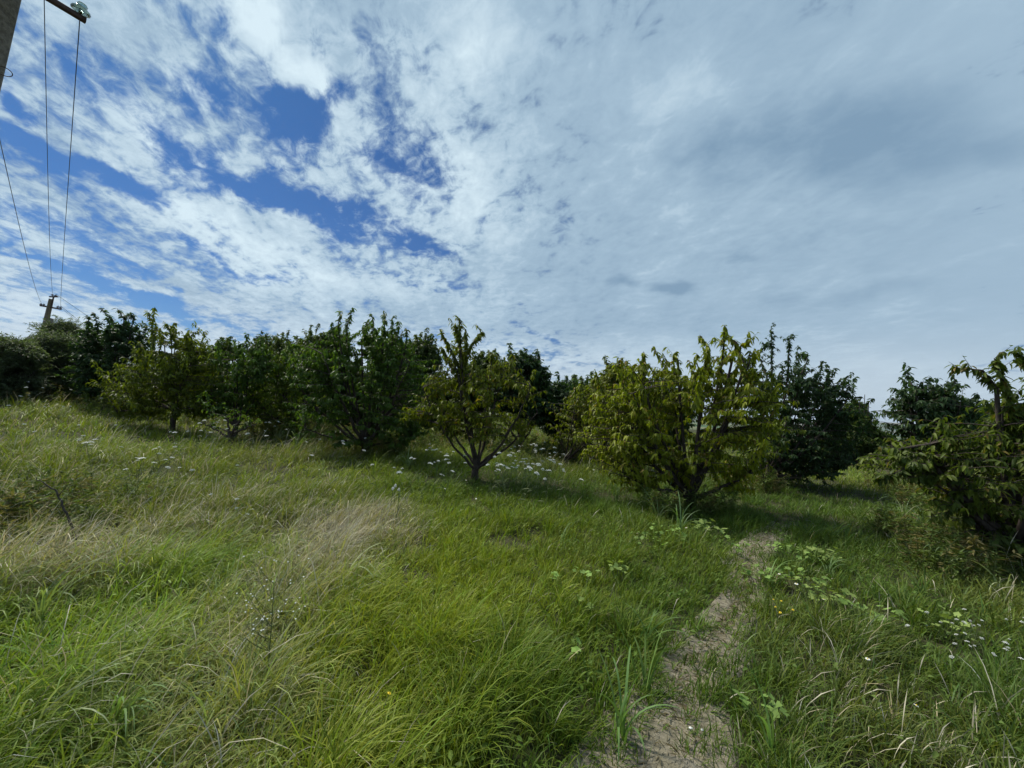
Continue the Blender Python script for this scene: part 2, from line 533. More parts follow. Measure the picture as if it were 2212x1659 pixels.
    for up in sp_pts:
        L_ = np.sum(np.linalg.norm(np.diff(up, axis=0), axis=1))
        n = int(spl * L_ / 0.5) + 8
        t = g.random(n) * (len(up) - 1.001); k0 = t.astype(int); f = (t - k0)[:, None]
        P_.append(up[k0] * (1 - f) + up[k0 + 1] * f)
        ax = g.normal(size=(n, 3)); ax[:, 2] = 0.6
        D_.append(ax); A_.append(np.full(n, g.random()))
        # side shoots on the spire
        for q in range(max(2, int(L_ / 0.16))):
            k = g.integers(0, len(up)); s0 = up[k]
            az = g.random() * 6.283; ll = g.uniform(0.10, 0.26)
            e = s0 + ll * np.array([math.cos(az) * 0.8, math.sin(az) * 0.8, 0.75])
            wood.tube(np.linspace(s0, e, 3), [0.004, 0.003, 0.002], 3)
            m = 9; ff = g.random(m)[:, None]
            P_.append(s0 * (1 - ff) + e * ff); D_.append(np.repeat((e - s0)[None] / ll, m, 0)); A_.append(np.full(m, g.random()))
    # upright leafy shoots all over the top of the crown
    if shoots is None: shoots = int(nb * 0.13)
    zc = np.array([l[0][2] + 0.25 * l[2] for l in lob]); tops = T_[np.argsort(-T_[:, 2])[:max(1, int(nb * 0.55))]]
    for q in range(shoots):
        s0 = tops[g.integers(0, len(tops))]; ll = g.uniform(0.22, 0.60) * (0.7 + 0.35 * depth / 9.0)
        o_ = s0 - fk; o_ = o_ / (np.linalg.norm(o_) + 1e-6)
        e = s0 + ll * np.array([o_[0] * 0.5 + g.normal() * 0.18, o_[1] * 0.5 + g.normal() * 0.18, 0.9])
        p = bez(s0, s0 * 0.5 + e * 0.5 + (o_ * 0.06), e, 5)
        wood.tube(p, np.linspace(0.008, 0.0025, 5), 4 if fine else 3)
        n = int(26 * ll / 0.4) + 5; t = g.random(n) ** 0.8 * 3.999; k0 = t.astype(int); f = (t - k0)[:, None]
        P_.append(p[k0] * (1 - f) + p[k0 + 1] * f); ax = g.normal(size=(n, 3)); ax[:, 2] = 0.35
        D_.append(ax); A_.append(np.full(n, g.random()))
    pos = np.concatenate(P_); D0 = np.concatenate(D_); A0 = np.concatenate(A_)
    n = len(pos)
    D0 = D0 / (np.linalg.norm(D0, axis=1)[:, None] + 1e-9)
    rnd = g.normal(size=(n, 3)) * 0.55; rnd[:, 2] *= 0.5
    d = D0 * 0.55 + rnd; d[:, 2] -= droop * g.uniform(0.5, 1.25, n)
    nrm = np.stack([g.normal(size=n) * 0.5, g.normal(size=n) * 0.5, np.ones(n)], 1) + D0 * 0.8
    L = leafL * g.uniform(0.45, 1.25, n); Wd = leafW * g.uniform(0.8, 1.2, n)
    ca, cb = np.array(cols[0]), np.array(cols[1])
    m_ = np.clip(A0 * 0.7 + 0.3 * g.random(n), 0, 1)[:, None]
    col = ca * m_ + cb * (1 - m_)
    col = col * g.uniform(0.75, 1.25, n)[:, None]
    if len(cols) > 2:
        hit = g.random(n) < 0.05; col[hit] = np.array(cols[2]) * g.uniform(0.7, 1.1, hit.sum())[:, None]
    v, f, c = leaves(pos, d, nrm, L, Wd, col, curl=0.5 + 0.3 * droop, fine=fine)
    root = empty(name, base)
    tag(root, label, cat, group)
    wood.build('trunk', M['bark'], root, base)
    mesh_np('crown', v, f, c, M['leaf'], root, base)
    return root

# ================================================================ ground, path, hills
m, T = new_mat('meadow_soil')
g_ = T.n('ShaderNodeNewGeometry')
pos_ = g_.outputs['Position']
na = T.n('ShaderNodeTexNoise'); T.t.links.new(pos_, na.inputs['Vector']); na.inputs['Scale'].default_value = 9.0; na.inputs['Detail'].default_value = 8.0; na.inputs['Roughness'].default_value = 0.7
nb_ = T.n('ShaderNodeTexNoise'); T.t.links.new(pos_, nb_.inputs['Vector']); nb_.inputs['Scale'].default_value = 0.9; nb_.inputs['Detail'].default_value = 4.0
near_c = T.mix(T.rng(na.outputs[0], 0.35, 0.65, 0.0, 1.0), (0.030, 0.032, 0.014, 1), (0.085, 0.078, 0.042, 1))
near_c = T.mix(T.rng(nb_.outputs[0], 0.4, 0.6, 0.0, 0.5), near_c, (0.045, 0.065, 0.018, 1))
# far land: fields of different crops
vo = T.n('ShaderNodeTexVoronoi'); vo.feature = 'F1'
mpv = T.n('ShaderNodeMapping'); T.t.links.new(pos_, mpv.inputs[0]); mpv.inputs[3].default_value = (0.0016, 0.0042, 0.0)
T.t.links.new(mpv.outputs[0], vo.inputs['Vector']); vo.inputs['Scale'].default_value = 1.0
sv = T.n('ShaderNodeSeparateColor'); T.t.links.new(vo.outputs['Color'], sv.inputs[0])
cr = T.n('ShaderNodeValToRGB')
T.t.links.new(sv.outputs[0], cr.inputs[0])
el = cr.color_ramp.elements
el[0].position = 0.0; el[0].color = (0.035, 0.07, 0.025, 1)
el[1].position = 1.0; el[1].color = (0.22, 0.20, 0.10, 1)
for p_, c_ in ((0.35, (0.06, 0.11, 0.035, 1)), (0.6, (0.10, 0.14, 0.05, 1)), (0.8, (0.17, 0.16, 0.075, 1))):
    e_ = el.new(p_); e_.color = c_
ln_ = T.n('ShaderNodeVectorMath', operation='LENGTH'); T.t.links.new(pos_, ln_.inputs[0])
farf = T.rng(ln_.outputs['Value'], 60.0, 300.0, 0.0, 1.0)
finish(T, principled(T, T.mix(farf, near_c, cr.outputs[0]), 0.95, 0.1, 0.0, na.outputs[0], 0.8, 0.02))
M['soil'] = m

def polar(name, r0, r1, nr, na_, zf, mat, a0=-180.0, a1=180.0):
    rs = np.geomspace(r0, r1, nr); an = np.radians(np.linspace(a0, a1, na_))
    RR, AA = np.meshgrid(rs, an, indexing='ij')
    X = RR * np.sin(AA); Y = RR * np.cos(AA)
    Z = zf(X, Y)
    Vv = np.stack([X, Y, Z], -1).reshape(-1, 3)
    i = np.arange(nr - 1)[:, None] * na_; j = np.arange(na_ - 1)[None]
    F = np.stack([i + j, i + na_ + j, i + na_ + j + 1, i + j + 1], -1).reshape(-1, 4)
    return mesh_np(name, Vv, F, None, mat, smooth=True)

g0 = polar('ground', 0.05, 14000.0, 320, 361, terrain, M['soil'])
tag(g0, kind='structure')

# wooded and bare hills beyond the valley
def hill_z(X, Y):
    a = np.degrees(np.arctan2(X, Y)); r = np.hypot(X, Y)
    prof = 45 + 330 * sstep(-22, -46, a) * (0.75 + 0.5 * (fbm(a * 0.13, a * 0 + 2, 5, 4))) + 70 * fbm(a * 0.12 + 40, a * 0, 9, 4) + 60 * sstep(25, 48, a)
    ridge = np.exp(-((r - 7600) / 1500.0) ** 2)
    return -32 + prof * ridge * (0.85 + 0.3 * fbm(X * 0.0012, Y * 0.0012, 4, 4))
m, T = new_mat('hillside')
g_ = T.n('ShaderNodeNewGeometry')
nh = T.n('ShaderNodeTexNoise'); T.t.links.new(g_.outputs['Position'], nh.inputs['Vector']); nh.inputs['Scale'].default_value = 0.002; nh.inputs['Detail'].default_value = 6.0
finish(T, principled(T, T.mix(T.rng(nh.outputs[0], 0.4, 0.62, 0, 1), (0.05, 0.09, 0.04, 1), (0.19, 0.17, 0.11, 1)), 0.95, 0.1))
hl = polar('hills', 4200.0, 11500.0, 60, 420, hill_z, m, -75.0, 75.0)
tag(hl, kind='structure')

# dirt path: centre line in the picture with its width there
PATH = [(1360, 1800, 330), (1415, 1659, 262), (1462, 1560, 178), (1474, 1500, 112), (1490, 1445, 60), (1540, 1400, 96), (1548, 1372, 50), (1572, 1338, 14), (1603, 1298, 16), (1618, 1250, 24), (1610, 1218, 58), (1632, 1186, 34), (1660, 1154, 26), (1676, 1142, 8), (1690, 1132, 2)]
pp = []
for (x, y, w) in PATH:
    c = gp(x, y); d_ = depth_of(c); pp.append((c.x, c.y, 0.66 * w * d_ / FPX / 2))
pp = np.array(pp)
tt = np.linspace(0, len(pp) - 1, 180)
def interp(i): return np.interp(tt, np.arange(len(pp)), pp[:, i])
pth = np.stack([interp(0), interp(1), interp(2)], 1)
for _ in range(6):
    pth[1:-1] = 0.25 * pth[:-2] + 0.5 * pth[1:-1] + 0.25 * pth[2:]
def path_dist(x, y):
    """distance to the path edge, negative on the dirt"""
    x = np.asarray(x, float).ravel(); y = np.asarray(y, float).ravel()
    best = np.full(len(x), 9.0)
    for i in range(0, len(pth), 2):
        d_ = np.hypot(x - pth[i, 0], y - pth[i, 1]) - pth[i, 2]
        best = np.minimum(best, d_)
    return best + 0.26 * (fbm(x * 5.0, y * 5.0, 21, 3) - 0.5) + 0.095
m, T = new_mat('dry_dirt')
g_ = T.n('ShaderNodeNewGeometry'); pos_ = g_.outputs['Position']
d1 = T.n('ShaderNodeTexNoise'); T.t.links.new(pos_, d1.inputs['Vector']); d1.inputs['Scale'].default_value = 34.0; d1.inputs['Detail'].default_value = 8.0; d1.inputs['Roughness'].default_value = 0.7
d2 = T.n('ShaderNodeTexNoise'); T.t.links.new(pos_, d2.inputs['Vector']); d2.inputs['Scale'].default_value = 5.0; d2.inputs['Detail'].default_value = 4.0
vc = T.n('ShaderNodeTexVoronoi'); vc.feature = 'DISTANCE_TO_EDGE'; T.t.links.new(pos_, vc.inputs['Vector']); vc.inputs['Scale'].default_value = 11.0
wv_ = T.n('ShaderNodeVectorMath', operation='MULTIPLY_ADD'); T.t.links.new(d2.outputs['Color'], wv_.inputs[0]); wv_.inputs[1].default_value = (0.5, 0.5, 0.5); T.t.links.new(pos_, wv_.inputs[2]); T.t.links.new(wv_.outputs[0], vc.inputs['Vector'])
c_ = T.mix(T.rng(d1.outputs[0], 0.35, 0.65, 0, 1), (0.165, 0.145, 0.105, 1), (0.33, 0.295, 0.220, 1))
c_ = T.mix(T.rng(d2.outputs[0], 0.40, 0.62, 0.0, 0.55), c_, (0.19, 0.17, 0.10, 1))
crk = T.rng(vc.outputs['Distance'], 0.0, 0.05, 0.0, 1.0)
c_ = T.mix(T.m('MULTIPLY', T.m('SUBTRACT', 1.0, crk), 0.22), c_, (0.10, 0.08, 0.05, 1))
hgt = T.m('ADD', d1.outputs[0], T.m('MULTIPLY', crk, 0.35))
finish(T, principled(T, c_, 0.95, 0.12, 0.0, hgt, 0.9, 0.015))
nc = 22
Vp = []
for i in range(len(pth)):
    a = pth[max(i - 1, 0), :2]; b = pth[min(i + 1, len(pth) - 1), :2]
    t_ = b - a; t_ = t_ / (np.linalg.norm(t_) + 1e-9); s_ = np.array([t_[1], -t_[0]])
    for j in range(nc):
        o_ = (j / (nc - 1) - 0.5) * 2 * (pth[i, 2] + 0.16)
        Vp.append((pth[i, 0] + s_[0] * o_, pth[i, 1] + s_[1] * o_, 0))
Vp = np.array(Vp)
Vp[:, 2] = terrain(Vp[:, 0], Vp[:, 1]) + 0.012 + 0.022 * (fbm(Vp[:, 0] * 14, Vp[:, 1] * 14, 31, 3) - 0.3)
Vr = Vp.reshape(len(pth), nc, 3); Vr[:, 0, 2] -= 0.03; Vr[:, -1, 2] -= 0.03; Vr[-1, :, 2] -= 0.03
i = np.arange(len(pth) - 1)[:, None] * nc; j = np.arange(nc - 1)[None]
po = mesh_np('path', Vr.reshape(-1, 3), np.stack([i + j, i + j + 1, i + nc + j + 1, i + nc + j], -1).reshape(-1, 4), None, m, smooth=True)
tag(po, kind='structure')

# ================================================================ meadow
# zones: picture position, radius in metres, height, colour, dry share, weight
GREEN, YEL, STRAW, BROWN, DARK, OLIVE = (0.250, 0.350, 0.055), (0.250, 0.300, 0.026), (0.40, 0.36, 0.24), (0.155, 0.160, 0.050), (0.065, 0.130, 0.020), (0.165, 0.205, 0.030)
ZONES = [
    (170, 1370, 0.9, 0.36, GREEN, 0.10, 2.2), (380, 1290, 0.8, 0.34, GREEN, 0.12, 2.2), (300, 1480, 0.6, 0.34, GREEN, 0.12, 1.8), (90, 1560, 0.5, 0.40, GREEN, 0.3, 1.2), (640, 1180, 0.5, 0.3, GREEN, 0.2, 1.0),
    (870, 1340, 0.7, 0.30, YEL, 0.06, 2.0), (980, 1220, 1.2, 0.28, YEL, 0.05, 2.0), (1150, 1350, 0.8, 0.26, YEL, 0.06, 1.6), (800, 1480, 0.6, 0.34, YEL, 0.10, 2.0), (1050, 1110, 1.5, 0.28, YEL, 0.05, 1.4), (620, 1560, 0.5, 0.34, YEL, 0.25, 1.2), (1050, 1560, 0.5, 0.30, YEL, 0.12, 1.2), (700, 1020, 1.6, 0.32, YEL, 0.12, 1.2),
    (730, 1170, 0.50, 0.46, STRAW, 0.92, 6.0), (690, 1240, 0.36, 0.46, STRAW, 0.90, 6.0), (790, 1130, 0.5, 0.42, STRAW, 0.85, 4.0), (620, 1330, 0.35, 0.38, STRAW, 0.6, 2.0), (500, 1420, 0.45, 0.34, STRAW, 0.6, 1.7), (330, 1130, 1.3, 0.36, BROWN, 0.44, 2.2), (520, 1090, 1.1, 0.36, OLIVE, 0.38, 2.0), (60, 1250, 0.8, 0.48, STRAW, 0.65, 2.0), (30, 980, 1.6, 0.42, OLIVE, 0.5, 2.0), (150, 1090, 1.3, 0.46, OLIVE, 0.45, 2.4), (430, 1560, 0.4, 0.40, STRAW, 0.55, 1.4),
    (860, 985, 1.0, 0.62, OLIVE, 0.3, 1.6), (960, 985, 1.6, 0.66, GREEN, 0.15, 1.6), (1120, 985, 1.6, 0.66, OLIVE, 0.15, 1.6), (1240, 1030, 1.0, 0.55, OLIVE, 0.3, 1.6), (1340, 1050, 0.9, 0.48, OLIVE, 0.2, 1.4), (1440, 1140, 0.5, 0.42, OLIVE, 0.2, 1.2), (1560, 1085, 0.6, 0.42, DARK, 0.1, 1.4),
    (2080, 1160, 0.8, 0.55, OLIVE, 0.2, 1.8), (1990, 1150, 0.7, 0.50, DARK, 0.1, 1.4), (2160, 1240, 0.6, 0.5, BROWN, 0.3, 1.6),
    (120, 900, 5.0, 0.40, OLIVE, 0.35, 1.5), (330, 960, 2.0, 0.30, GREEN, 0.10, 0.9), (460, 1000, 2.0, 0.36, OLIVE, 0.35, 1.5), (640, 965, 1.4, 0.60, BROWN, 0.5, 2.0), (560, 990, 1.2, 0.50, BROWN, 0.5, 1.5), (780, 985, 1.6, 0.55, OLIVE, 0.35, 1.5), (1250, 1010, 2.0, 0.55, BROWN, 0.35, 1.5), (900, 1000, 1.4, 0.45, OLIVE, 0.2, 1.0),
    (1340, 1430, 0.8, 0.32, DARK, 0.05, 3.0), (1430, 1290, 0.8, 0.34, DARK, 0.05, 2.6), (1230, 1570, 0.6, 0.30, DARK, 0.08, 2.6), (1250, 1070, 2.4, 0.26, DARK, 0.04, 3.4), (1060, 1050, 1.5, 0.28, DARK, 0.05, 1.8), (1330, 1200, 1.2, 0.28, OLIVE, 0.06, 1.4), (1640, 1100, 1.0, 0.22, DARK, 0.05, 2.0), (1600, 1170, 0.6, 0.22, DARK, 0.05, 1.6),
    (1760, 1420, 0.6, 0.34, BROWN, 0.50, 2.4), (1850, 1330, 0.5, 0.24, BROWN, 0.35, 1.4), (1930, 1560, 0.5, 0.24, BROWN, 0.60, 2.6), (1850, 1640, 0.4, 0.24, BROWN, 0.5, 2.0), (1660, 1520, 0.5, 0.32, DARK, 0.12, 1.8), (1760, 1600, 0.4, 0.32, DARK, 0.15, 1.6), (2130, 1560, 0.9, 0.22, DARK, 0.03, 3.4), (1980, 1420, 0.8, 0.20, DARK, 0.03, 3.2), (1900, 1270, 0.8, 0.22, DARK, 0.03, 2.0), (1800, 1100, 2.2, 0.24, DARK, 0.08, 2.2), (1960, 1200, 1.2, 0.34, DARK, 0.10, 2.2), (2130, 1200, 1.2, 0.30, BROWN, 0.40, 1.8), (2150, 1300, 0.8, 0.26, BROWN, 0.30, 1.2), (1890, 1035, 1.2, 0.35, GREEN, 0.10, 1.2), (1700, 1330, 0.6, 0.26, OLIVE, 0.15, 1.2),
]
ZP = []
for (x, y, r_, h_, c_, dr, w_) in ZONES:
    q = gp(x, y); ZP.append((q.x, q.y, r_, h_, *c_, dr, w_))
ZP = np.array(ZP)
def zone(x, y):
    # edges wander
    xx = x + 0.9 * (fbm(x * 1.3, y * 1.3, 41, 3) - 0.5); yy = y + 0.9 * (fbm(x * 1.3, y * 1.3, 47, 3) - 0.5)
    acc = np.tile(np.array([0.28, *OLIVE, 0.10]) * 0.35, (len(x), 1)); tw = np.full(len(x), 0.35)
    for z in ZP:
        w_ = z[8] * np.exp(-((xx - z[0]) ** 2 + (yy - z[1]) ** 2) / z[2] ** 2)
        acc += w_[:, None] * z[3:8][None]; tw += w_
    return acc / tw[:, None]

def blades(x, y, h, w, az, bend, col, seg, prof='blade', th0=None, z0=None):
    n = len(x)
    th = np.abs(rng.normal(0, 0.10, n)) if th0 is None else th0
    dirx, diry = np.cos(az), np.sin(az)
    wa = az + np.pi / 2 + rng.normal(0, 0.9, n)
    wx, wy = np.cos(wa), np.sin(wa)
    z = terrain(x, y) - 0.01 if z0 is None else z0
    P0 = np.stack([x, y, z], 1)
    pts = [P0]
    for k in range(seg):
        a = th + bend * (k + 0.5) / seg * (0.4 + 0.9 * (k + 1) / seg)
        pts.append(pts[-1] + (h / seg)[:, None] * np.stack([np.sin(a) * dirx, np.sin(a) * diry, np.cos(a)], 1))
    vs = []
    W_ = np.stack([wx, wy, np.zeros(n)], 1)
    for k in range(seg):
        t = k / seg
        if prof == 'blade': ww = w * (0.75 + 0.6 * t - 1.0 * t * t) if t > 0 else w * 0.6
        else: ww = w * (0.3 if t < 0.6 else 1.0)      # a stalk with a seed head
        vs += [pts[k] - W_ * (ww * 0.5)[:, None], pts[k] + W_ * (ww * 0.5)[:, None]]
    vs.append(pts[seg])
    Vv = np.stack(vs, 1); kv = 2 * seg + 1
    F = []
    for k in range(seg - 1):
        a = 2 * k; F += [[a, a + 1, a + 3], [a, a + 3, a + 2]]
    F.append([2 * seg - 2, 2 * seg - 1, 2 * seg])
    F = np.array(F)
    faces = (F[None] + (np.arange(n) * kv)[:, None, None]).reshape(-1, 3)
    return Vv.reshape(-1, 3), faces, np.repeat(col, kv, axis=0)

def fan(r0, r1, dens, spread=60.0):
    """clump centres in front of the camera, with a margin at the sides"""
    a0, a1 = R(-spread), R(spread)
    n = int(dens * (a1 - a0) * (r1 * r1 - r0 * r0) / 2)
    r = np.sqrt(rng.uniform(r0 * r0, r1 * r1, n)); a = rng.uniform(a0, a1, n)
    return r * np.sin(a), r * np.cos(a)

TREE_SPOTS = []
bands = [  # r0, r1, clumps per m2, blades per clump, width, segments, clump radius
    (0.9, 2.8, 190, 26, 0.0062, 5, 0.05), (2.8, 4.5, 150, 24, 0.0072, 4, 0.055), (4.5, 7.5, 85, 22, 0.0090, 3, 0.07),
    (7.5, 12.0, 36, 18, 0.010, 3, 0.09), (12.0, 20.0, 14, 16, 0.017, 2, 0.14), (20.0, 46.0, 4.0, 14, 0.035, 2, 0.28)]
GV, GF, GC, GN = [], [], [], 0
DV, DF, DC, DN = [], [], [], 0
for (r0_, r1_, dn, nbld, wd, seg, cr_) in bands:
    x, y = fan(r0_, r1_, dn)
    pd = path_dist(x, y)
    thin = fbm(x * 1.7, y * 1.7, 55, 3)
    keep = (pd > -0.14) & (rng.random(len(x)) < np.clip(np.where(pd > 0, 0.55 + pd * 3.0, 0.07), 0, 1)) & (rng.random(len(x)) < np.clip(0.35 + 1.5 * thin, 0, 1))
    x, y, pd = x[keep], y[keep], pd[keep]
    z = zone(x, y)
    patch = fbm(x * 1.1, y * 1.1, 61, 4); patch2 = fbm(x * 4.0, y * 4.0, 67, 3)
    tus = sstep(0.55, 0.72, fbm(x * 1.9 + 7, y * 1.9, 91, 2))
    hh = 0.84 * z[:, 0] * (0.30 + 1.0 * patch + 0.65 * tus) * (0.75 + 0.5 * patch2) * np.clip(0.35 + pd * 1.6, 0.35, 1.0)
    dryc = np.clip(z[:, 4] * z[:, 4] * 1.25 * (0.2 + 1.6 * fbm(x * 2.1, y * 2.1, 71, 3)), 0, 0.95)
    # clumps are repeated into blades
    nb_c = np.maximum(4, (nbld * rng.uniform(0.6, 1.4, len(x)))).astype(int)
    idx = np.repeat(np.arange(len(x)), nb_c); n = len(idx)
    rr_ = cr_ * np.sqrt(rng.random(n)) * 1.3; aa = rng.uniform(0, 2 * np.pi, n)
    bx = x[idx] + rr_ * np.cos(aa); by = y[idx] + rr_ * np.sin(aa)
    h = hh[idx] * rng.uniform(0.45, 1.25, n)
    isdry = rng.random(n) < dryc[idx]
    # the wind lays the grass over towards the right
    wind = 0.55 + 0.5 * fbm(bx * 0.7, by * 0.7, 77, 2) + 0.35 * sstep(0.5, -2.5, bx)
    vx = np.cos(aa) * 0.75 + wind * 0.55 + rng.normal(0, 0.5, n); vy = np.sin(aa) * 0.75 + rng.normal(0, 0.5, n)
    az = np.arctan2(vy, vx)
    bend = np.clip(rng.normal(0.75, 0.45, n) * (0.6 + 0.6 * wind) + h * 0.8, 0.05, 2.2)
    base_c = z[idx, 1:4]
    tone = rng.uniform(0.72, 1.3, n)[:, None] * (0.8 + 0.4 * vnoise(idx * 0.37, idx * 0.11, 5))[:, None]
    hue = rng.normal(0, 0.10, n)[:, None]
    greenc = base_c * 0.85 + np.array([0.16, 0.21, 0.035]) * 0.15
    gcol = np.clip(greenc * tone * np.concatenate([1 + hue, np.ones_like(hue), 1 - hue], 1), 0.004, 0.6)
    dcol = np.array([0.52, 0.475, 0.33]) * rng.uniform(0.45, 1.15, n)[:, None] * np.concatenate([1 + hue * .5, np.ones_like(hue), 1 - hue], 1)
    th0 = np.abs(rng.normal(0.0, 0.26, n)) + 0.08 * wind
    w = wd * rng.uniform(0.55, 1.35, n)
    gsel = ~isdry
    v, f, c = blades(bx[gsel], by[gsel], h[gsel], w[gsel], az[gsel], bend[gsel], gcol[gsel], seg, th0=th0[gsel])
    GV.append(v); GF.append(f + GN); GC.append(c); GN += len(v)
    v, f, c = blades(bx[isdry], by[isdry], h[isdry] * 1.15, w[isdry] * 0.75, az[isdry], bend[isdry] * 0.8, dcol[isdry], seg, th0=th0[isdry])
    DV.append(v); DF.append(f + DN); DC.append(c); DN += len(v)
    # stalks with seed heads
    m_ = int(len(x) * 0.9)
    ii = rng.integers(0, len(x), m_); ii = ii[rng.random(m_) < np.clip(dryc[ii] * 1.2, 0.01, 1)]
    m_ = len(ii)
    sx = x[ii] + rng.normal(0, cr_, m_); sy = y[ii] + rng.normal(0, cr_, m_)
    sc = np.array([0.55, 0.51, 0.38]) * rng.uniform(0.6, 1.15, m_)[:, None]
    v, f, c = blades(sx, sy, hh[ii] * rng.uniform(1.1, 1.7, m_), np.full(m_, wd * (0.85 if r1_ < 8 else 1.2)), rng.normal(0.2, 0.7, m_), rng.uniform(0.2, 1.3, m_), sc, max(seg, 4), 'stalk', th0=np.abs(rng.normal(0.1, 0.25, m_)))
    DV.append(v); DF.append(f + DN); DC.append(c); DN += len(v)
go = mesh_np('grass', np.concatenate(GV), np.concatenate(GF), np.concatenate(GC), M['grass'])
tag(go, 'long green meadow grass blown over to the right', 'grass', kind='stuff')
do = mesh_np('dry_grass', np.concatenate(DV), np.concatenate(DF), np.concatenate(DC), M['dry'])
tag(do, 'straw coloured dry grass with seed heads among the green', 'dry grass', kind='stuff')
print('blades', GN, DN)
del GV, GF, GC, DV, DF, DC

# low leafy ground cover between the blades
x, y = fan(0.9, 9.0, 260)
dn_ = fbm(x * 1.9, y * 1.9, 83, 3)
keep = (path_dist(x, y) > -0.02) & (dn_ > 0.50)
x, y = x[keep], y[keep]; n = len(x)
zz = terrain(x, y) + rng.uniform(0.02, 0.20, n)
d_ = np.stack([rng.normal(size=n), rng.normal(size=n), rng.normal(0.2, 0.4, n)], 1)
cc_ = zone(x, y)[:, 1:4] * 0.6 + np.array([0.10, 0.17, 0.035]) * 0.4
cc_ = cc_ * rng.uniform(0.7, 1.3, n)[:, None]
v, f, c = leaves(np.stack([x, y, zz], 1), d_, np.stack([rng.normal(size=n) * .4, rng.normal(size=n) * .4, np.ones(n)], 1), rng.uniform(0.02, 0.05, n), rng.uniform(0.010, 0.022, n), cc_, fine=True)
tag(mesh_np('ground_cover', v, f, c, M['weed']), 'low small-leaved weeds growing through the meadow grass', 'ground cover', kind='stuff')

# dry bits of grass lying on the dirt
n = 1100
k = rng.integers(0, len(pth), n)
x = pth[k, 0] + rng.normal(0, 0.6, n) * pth[k, 2]; y = pth[k, 1] + rng.normal(0, 0.6, n) * pth[k, 2]
aa = rng.uniform(0, 6.28, n); L_ = rng.uniform(0.02, 0.09, n)
zz = terrain(x, y) + rng.uniform(0.018, 0.034, n)
v, f, c = leaves(np.stack([x, y, zz], 1), np.stack([np.cos(aa), np.sin(aa), rng.normal(0, 0.06, n)], 1), np.tile([0, 0, 1.0], (n, 1)), L_, np.full(n, 0.003), np.array([0.36, 0.32, 0.21]) * rng.uniform(0.6, 1.3, n)[:, None], fine=False)
tag(mesh_np('plant_litter', v, f, c, M['dry']), 'bits of dead grass lying on the dirt path', 'plant litter', kind='stuff')


# tall leafy weeds between and under the trees
UB = [(575, 940, 0.8, 90), (610, 940, 0.9, 100), (680, 955, 0.9, 110), (740, 965, 0.8, 90), (820, 985, 0.7, 80), (900, 975, 1.3, 120), (960, 965, 1.4, 120), (1100, 985, 1.3, 120), (1160, 975, 1.5, 130), (1230, 1000, 1.0, 90), (1290, 1010, 1.0, 90),
      (1360, 1030, 0.6, 50), (1580, 1070, 0.5, 60), (1610, 1050, 0.6, 60), (1420, 1120, 0.35, 30), (1530, 1115, 0.35, 35), (2080, 1140, 0.6, 110), (2010, 1110, 0.6, 90), (2170, 1200, 0.5, 90), (2130, 1230, 0.5, 70), (1930, 1060, 0.8, 80), (1990, 1190, 0.5, 60), (2050, 1250, 0.4, 50), (1640, 1060, 0.5, 60), (60, 1085, 0.6, 75), (10, 1130, 0.35, 40), (110, 1110, 0.4, 30), (190, 1140, 0.3, 14), (20, 1190, 0.35, 20), (250, 1080, 0.7, 16), (300, 900, 1.5, 80), (200, 870, 2.0, 120), (80, 870, 2.5, 120), (420, 910, 1.2, 80)]
PV, DVv, CVv, HVv = [], [], [], []
SB = Bag()
for (px, py, rad, n) in UB:
    q = gp(px, py)
    for k in range(n):
        a = rng.uniform(0, 6.28); r_ = rad * math.sqrt(rng.random())
        x0, y0 = q.x + r_ * math.cos(a), q.y + r_ * math.sin(a)
        if path_dist([x0], [y0])[0] < 0.25: continue
        z0 = float(terrain(x0, y0)); h_ = rng.uniform(0.28, 0.72) * (0.75 if px > 1300 else 0.5 if py > 1060 else 1.0)
        top = np.array([x0 + rng.normal() * 0.12 + 0.05, y0 + rng.normal() * 0.12, z0 + h_])
        p = bez((x0, y0, z0 - 0.01), (x0, y0, z0 + h_ * 0.6), top, 4)
        SB.tube(p, [0.005, 0.004, 0.003, 0.002], 3)
        m_ = int(16 + 26 * h_); t_ = rng.uniform(0.15, 1.0, m_) * 2.999; k0 = t_.astype(int); f_ = (t_ - k0)[:, None]
        PV.append(p[k0] * (1 - f_) + p[k0 + 1] * f_)
        d_ = rng.normal(size=(m_, 3)); d_[:, 2] = rng.normal(0.25, 0.45, m_); DVv.append(d_)
        cb_ = np.array([(0.13, 0.18, 0.05), (0.10, 0.15, 0.035), (0.19, 0.17, 0.07)][int(rng.integers(0, 3))]) * rng.uniform(0.7, 1.2)
        CVv.append(cb_ * rng.uniform(0.8, 1.2, m_)[:, None]); HVv.append(np.full(m_, 0.6 + h_))
PV = np.concatenate(PV); DVv = np.concatenate(DVv); CVv = np.concatenate(CVv); HVv = np.concatenate(HVv); n = len(PV)
v, f, c = leaves(PV, DVv, np.tile([0, 0, 1.0], (n, 1)) + rng.normal(size=(n, 3)) * 0.3, HVv * rng.uniform(0.05, 0.11, n), HVv * rng.uniform(0.012, 0.028, n), CVv, fine=False)
sv_ = np.concatenate(SB.v); sf_ = quads_to_tris(np.concatenate(SB.f))
tag(mesh_np('undergrowth', np.concatenate([v, sv_]), np.concatenate([f, sf_ + len(v)]), np.concatenate([c, np.tile([0.11, 0.14, 0.05], (len(sv_), 1))]), M['weed']), 'tall tangled leafy weeds between and under the trees', 'undergrowth', kind='stuff')

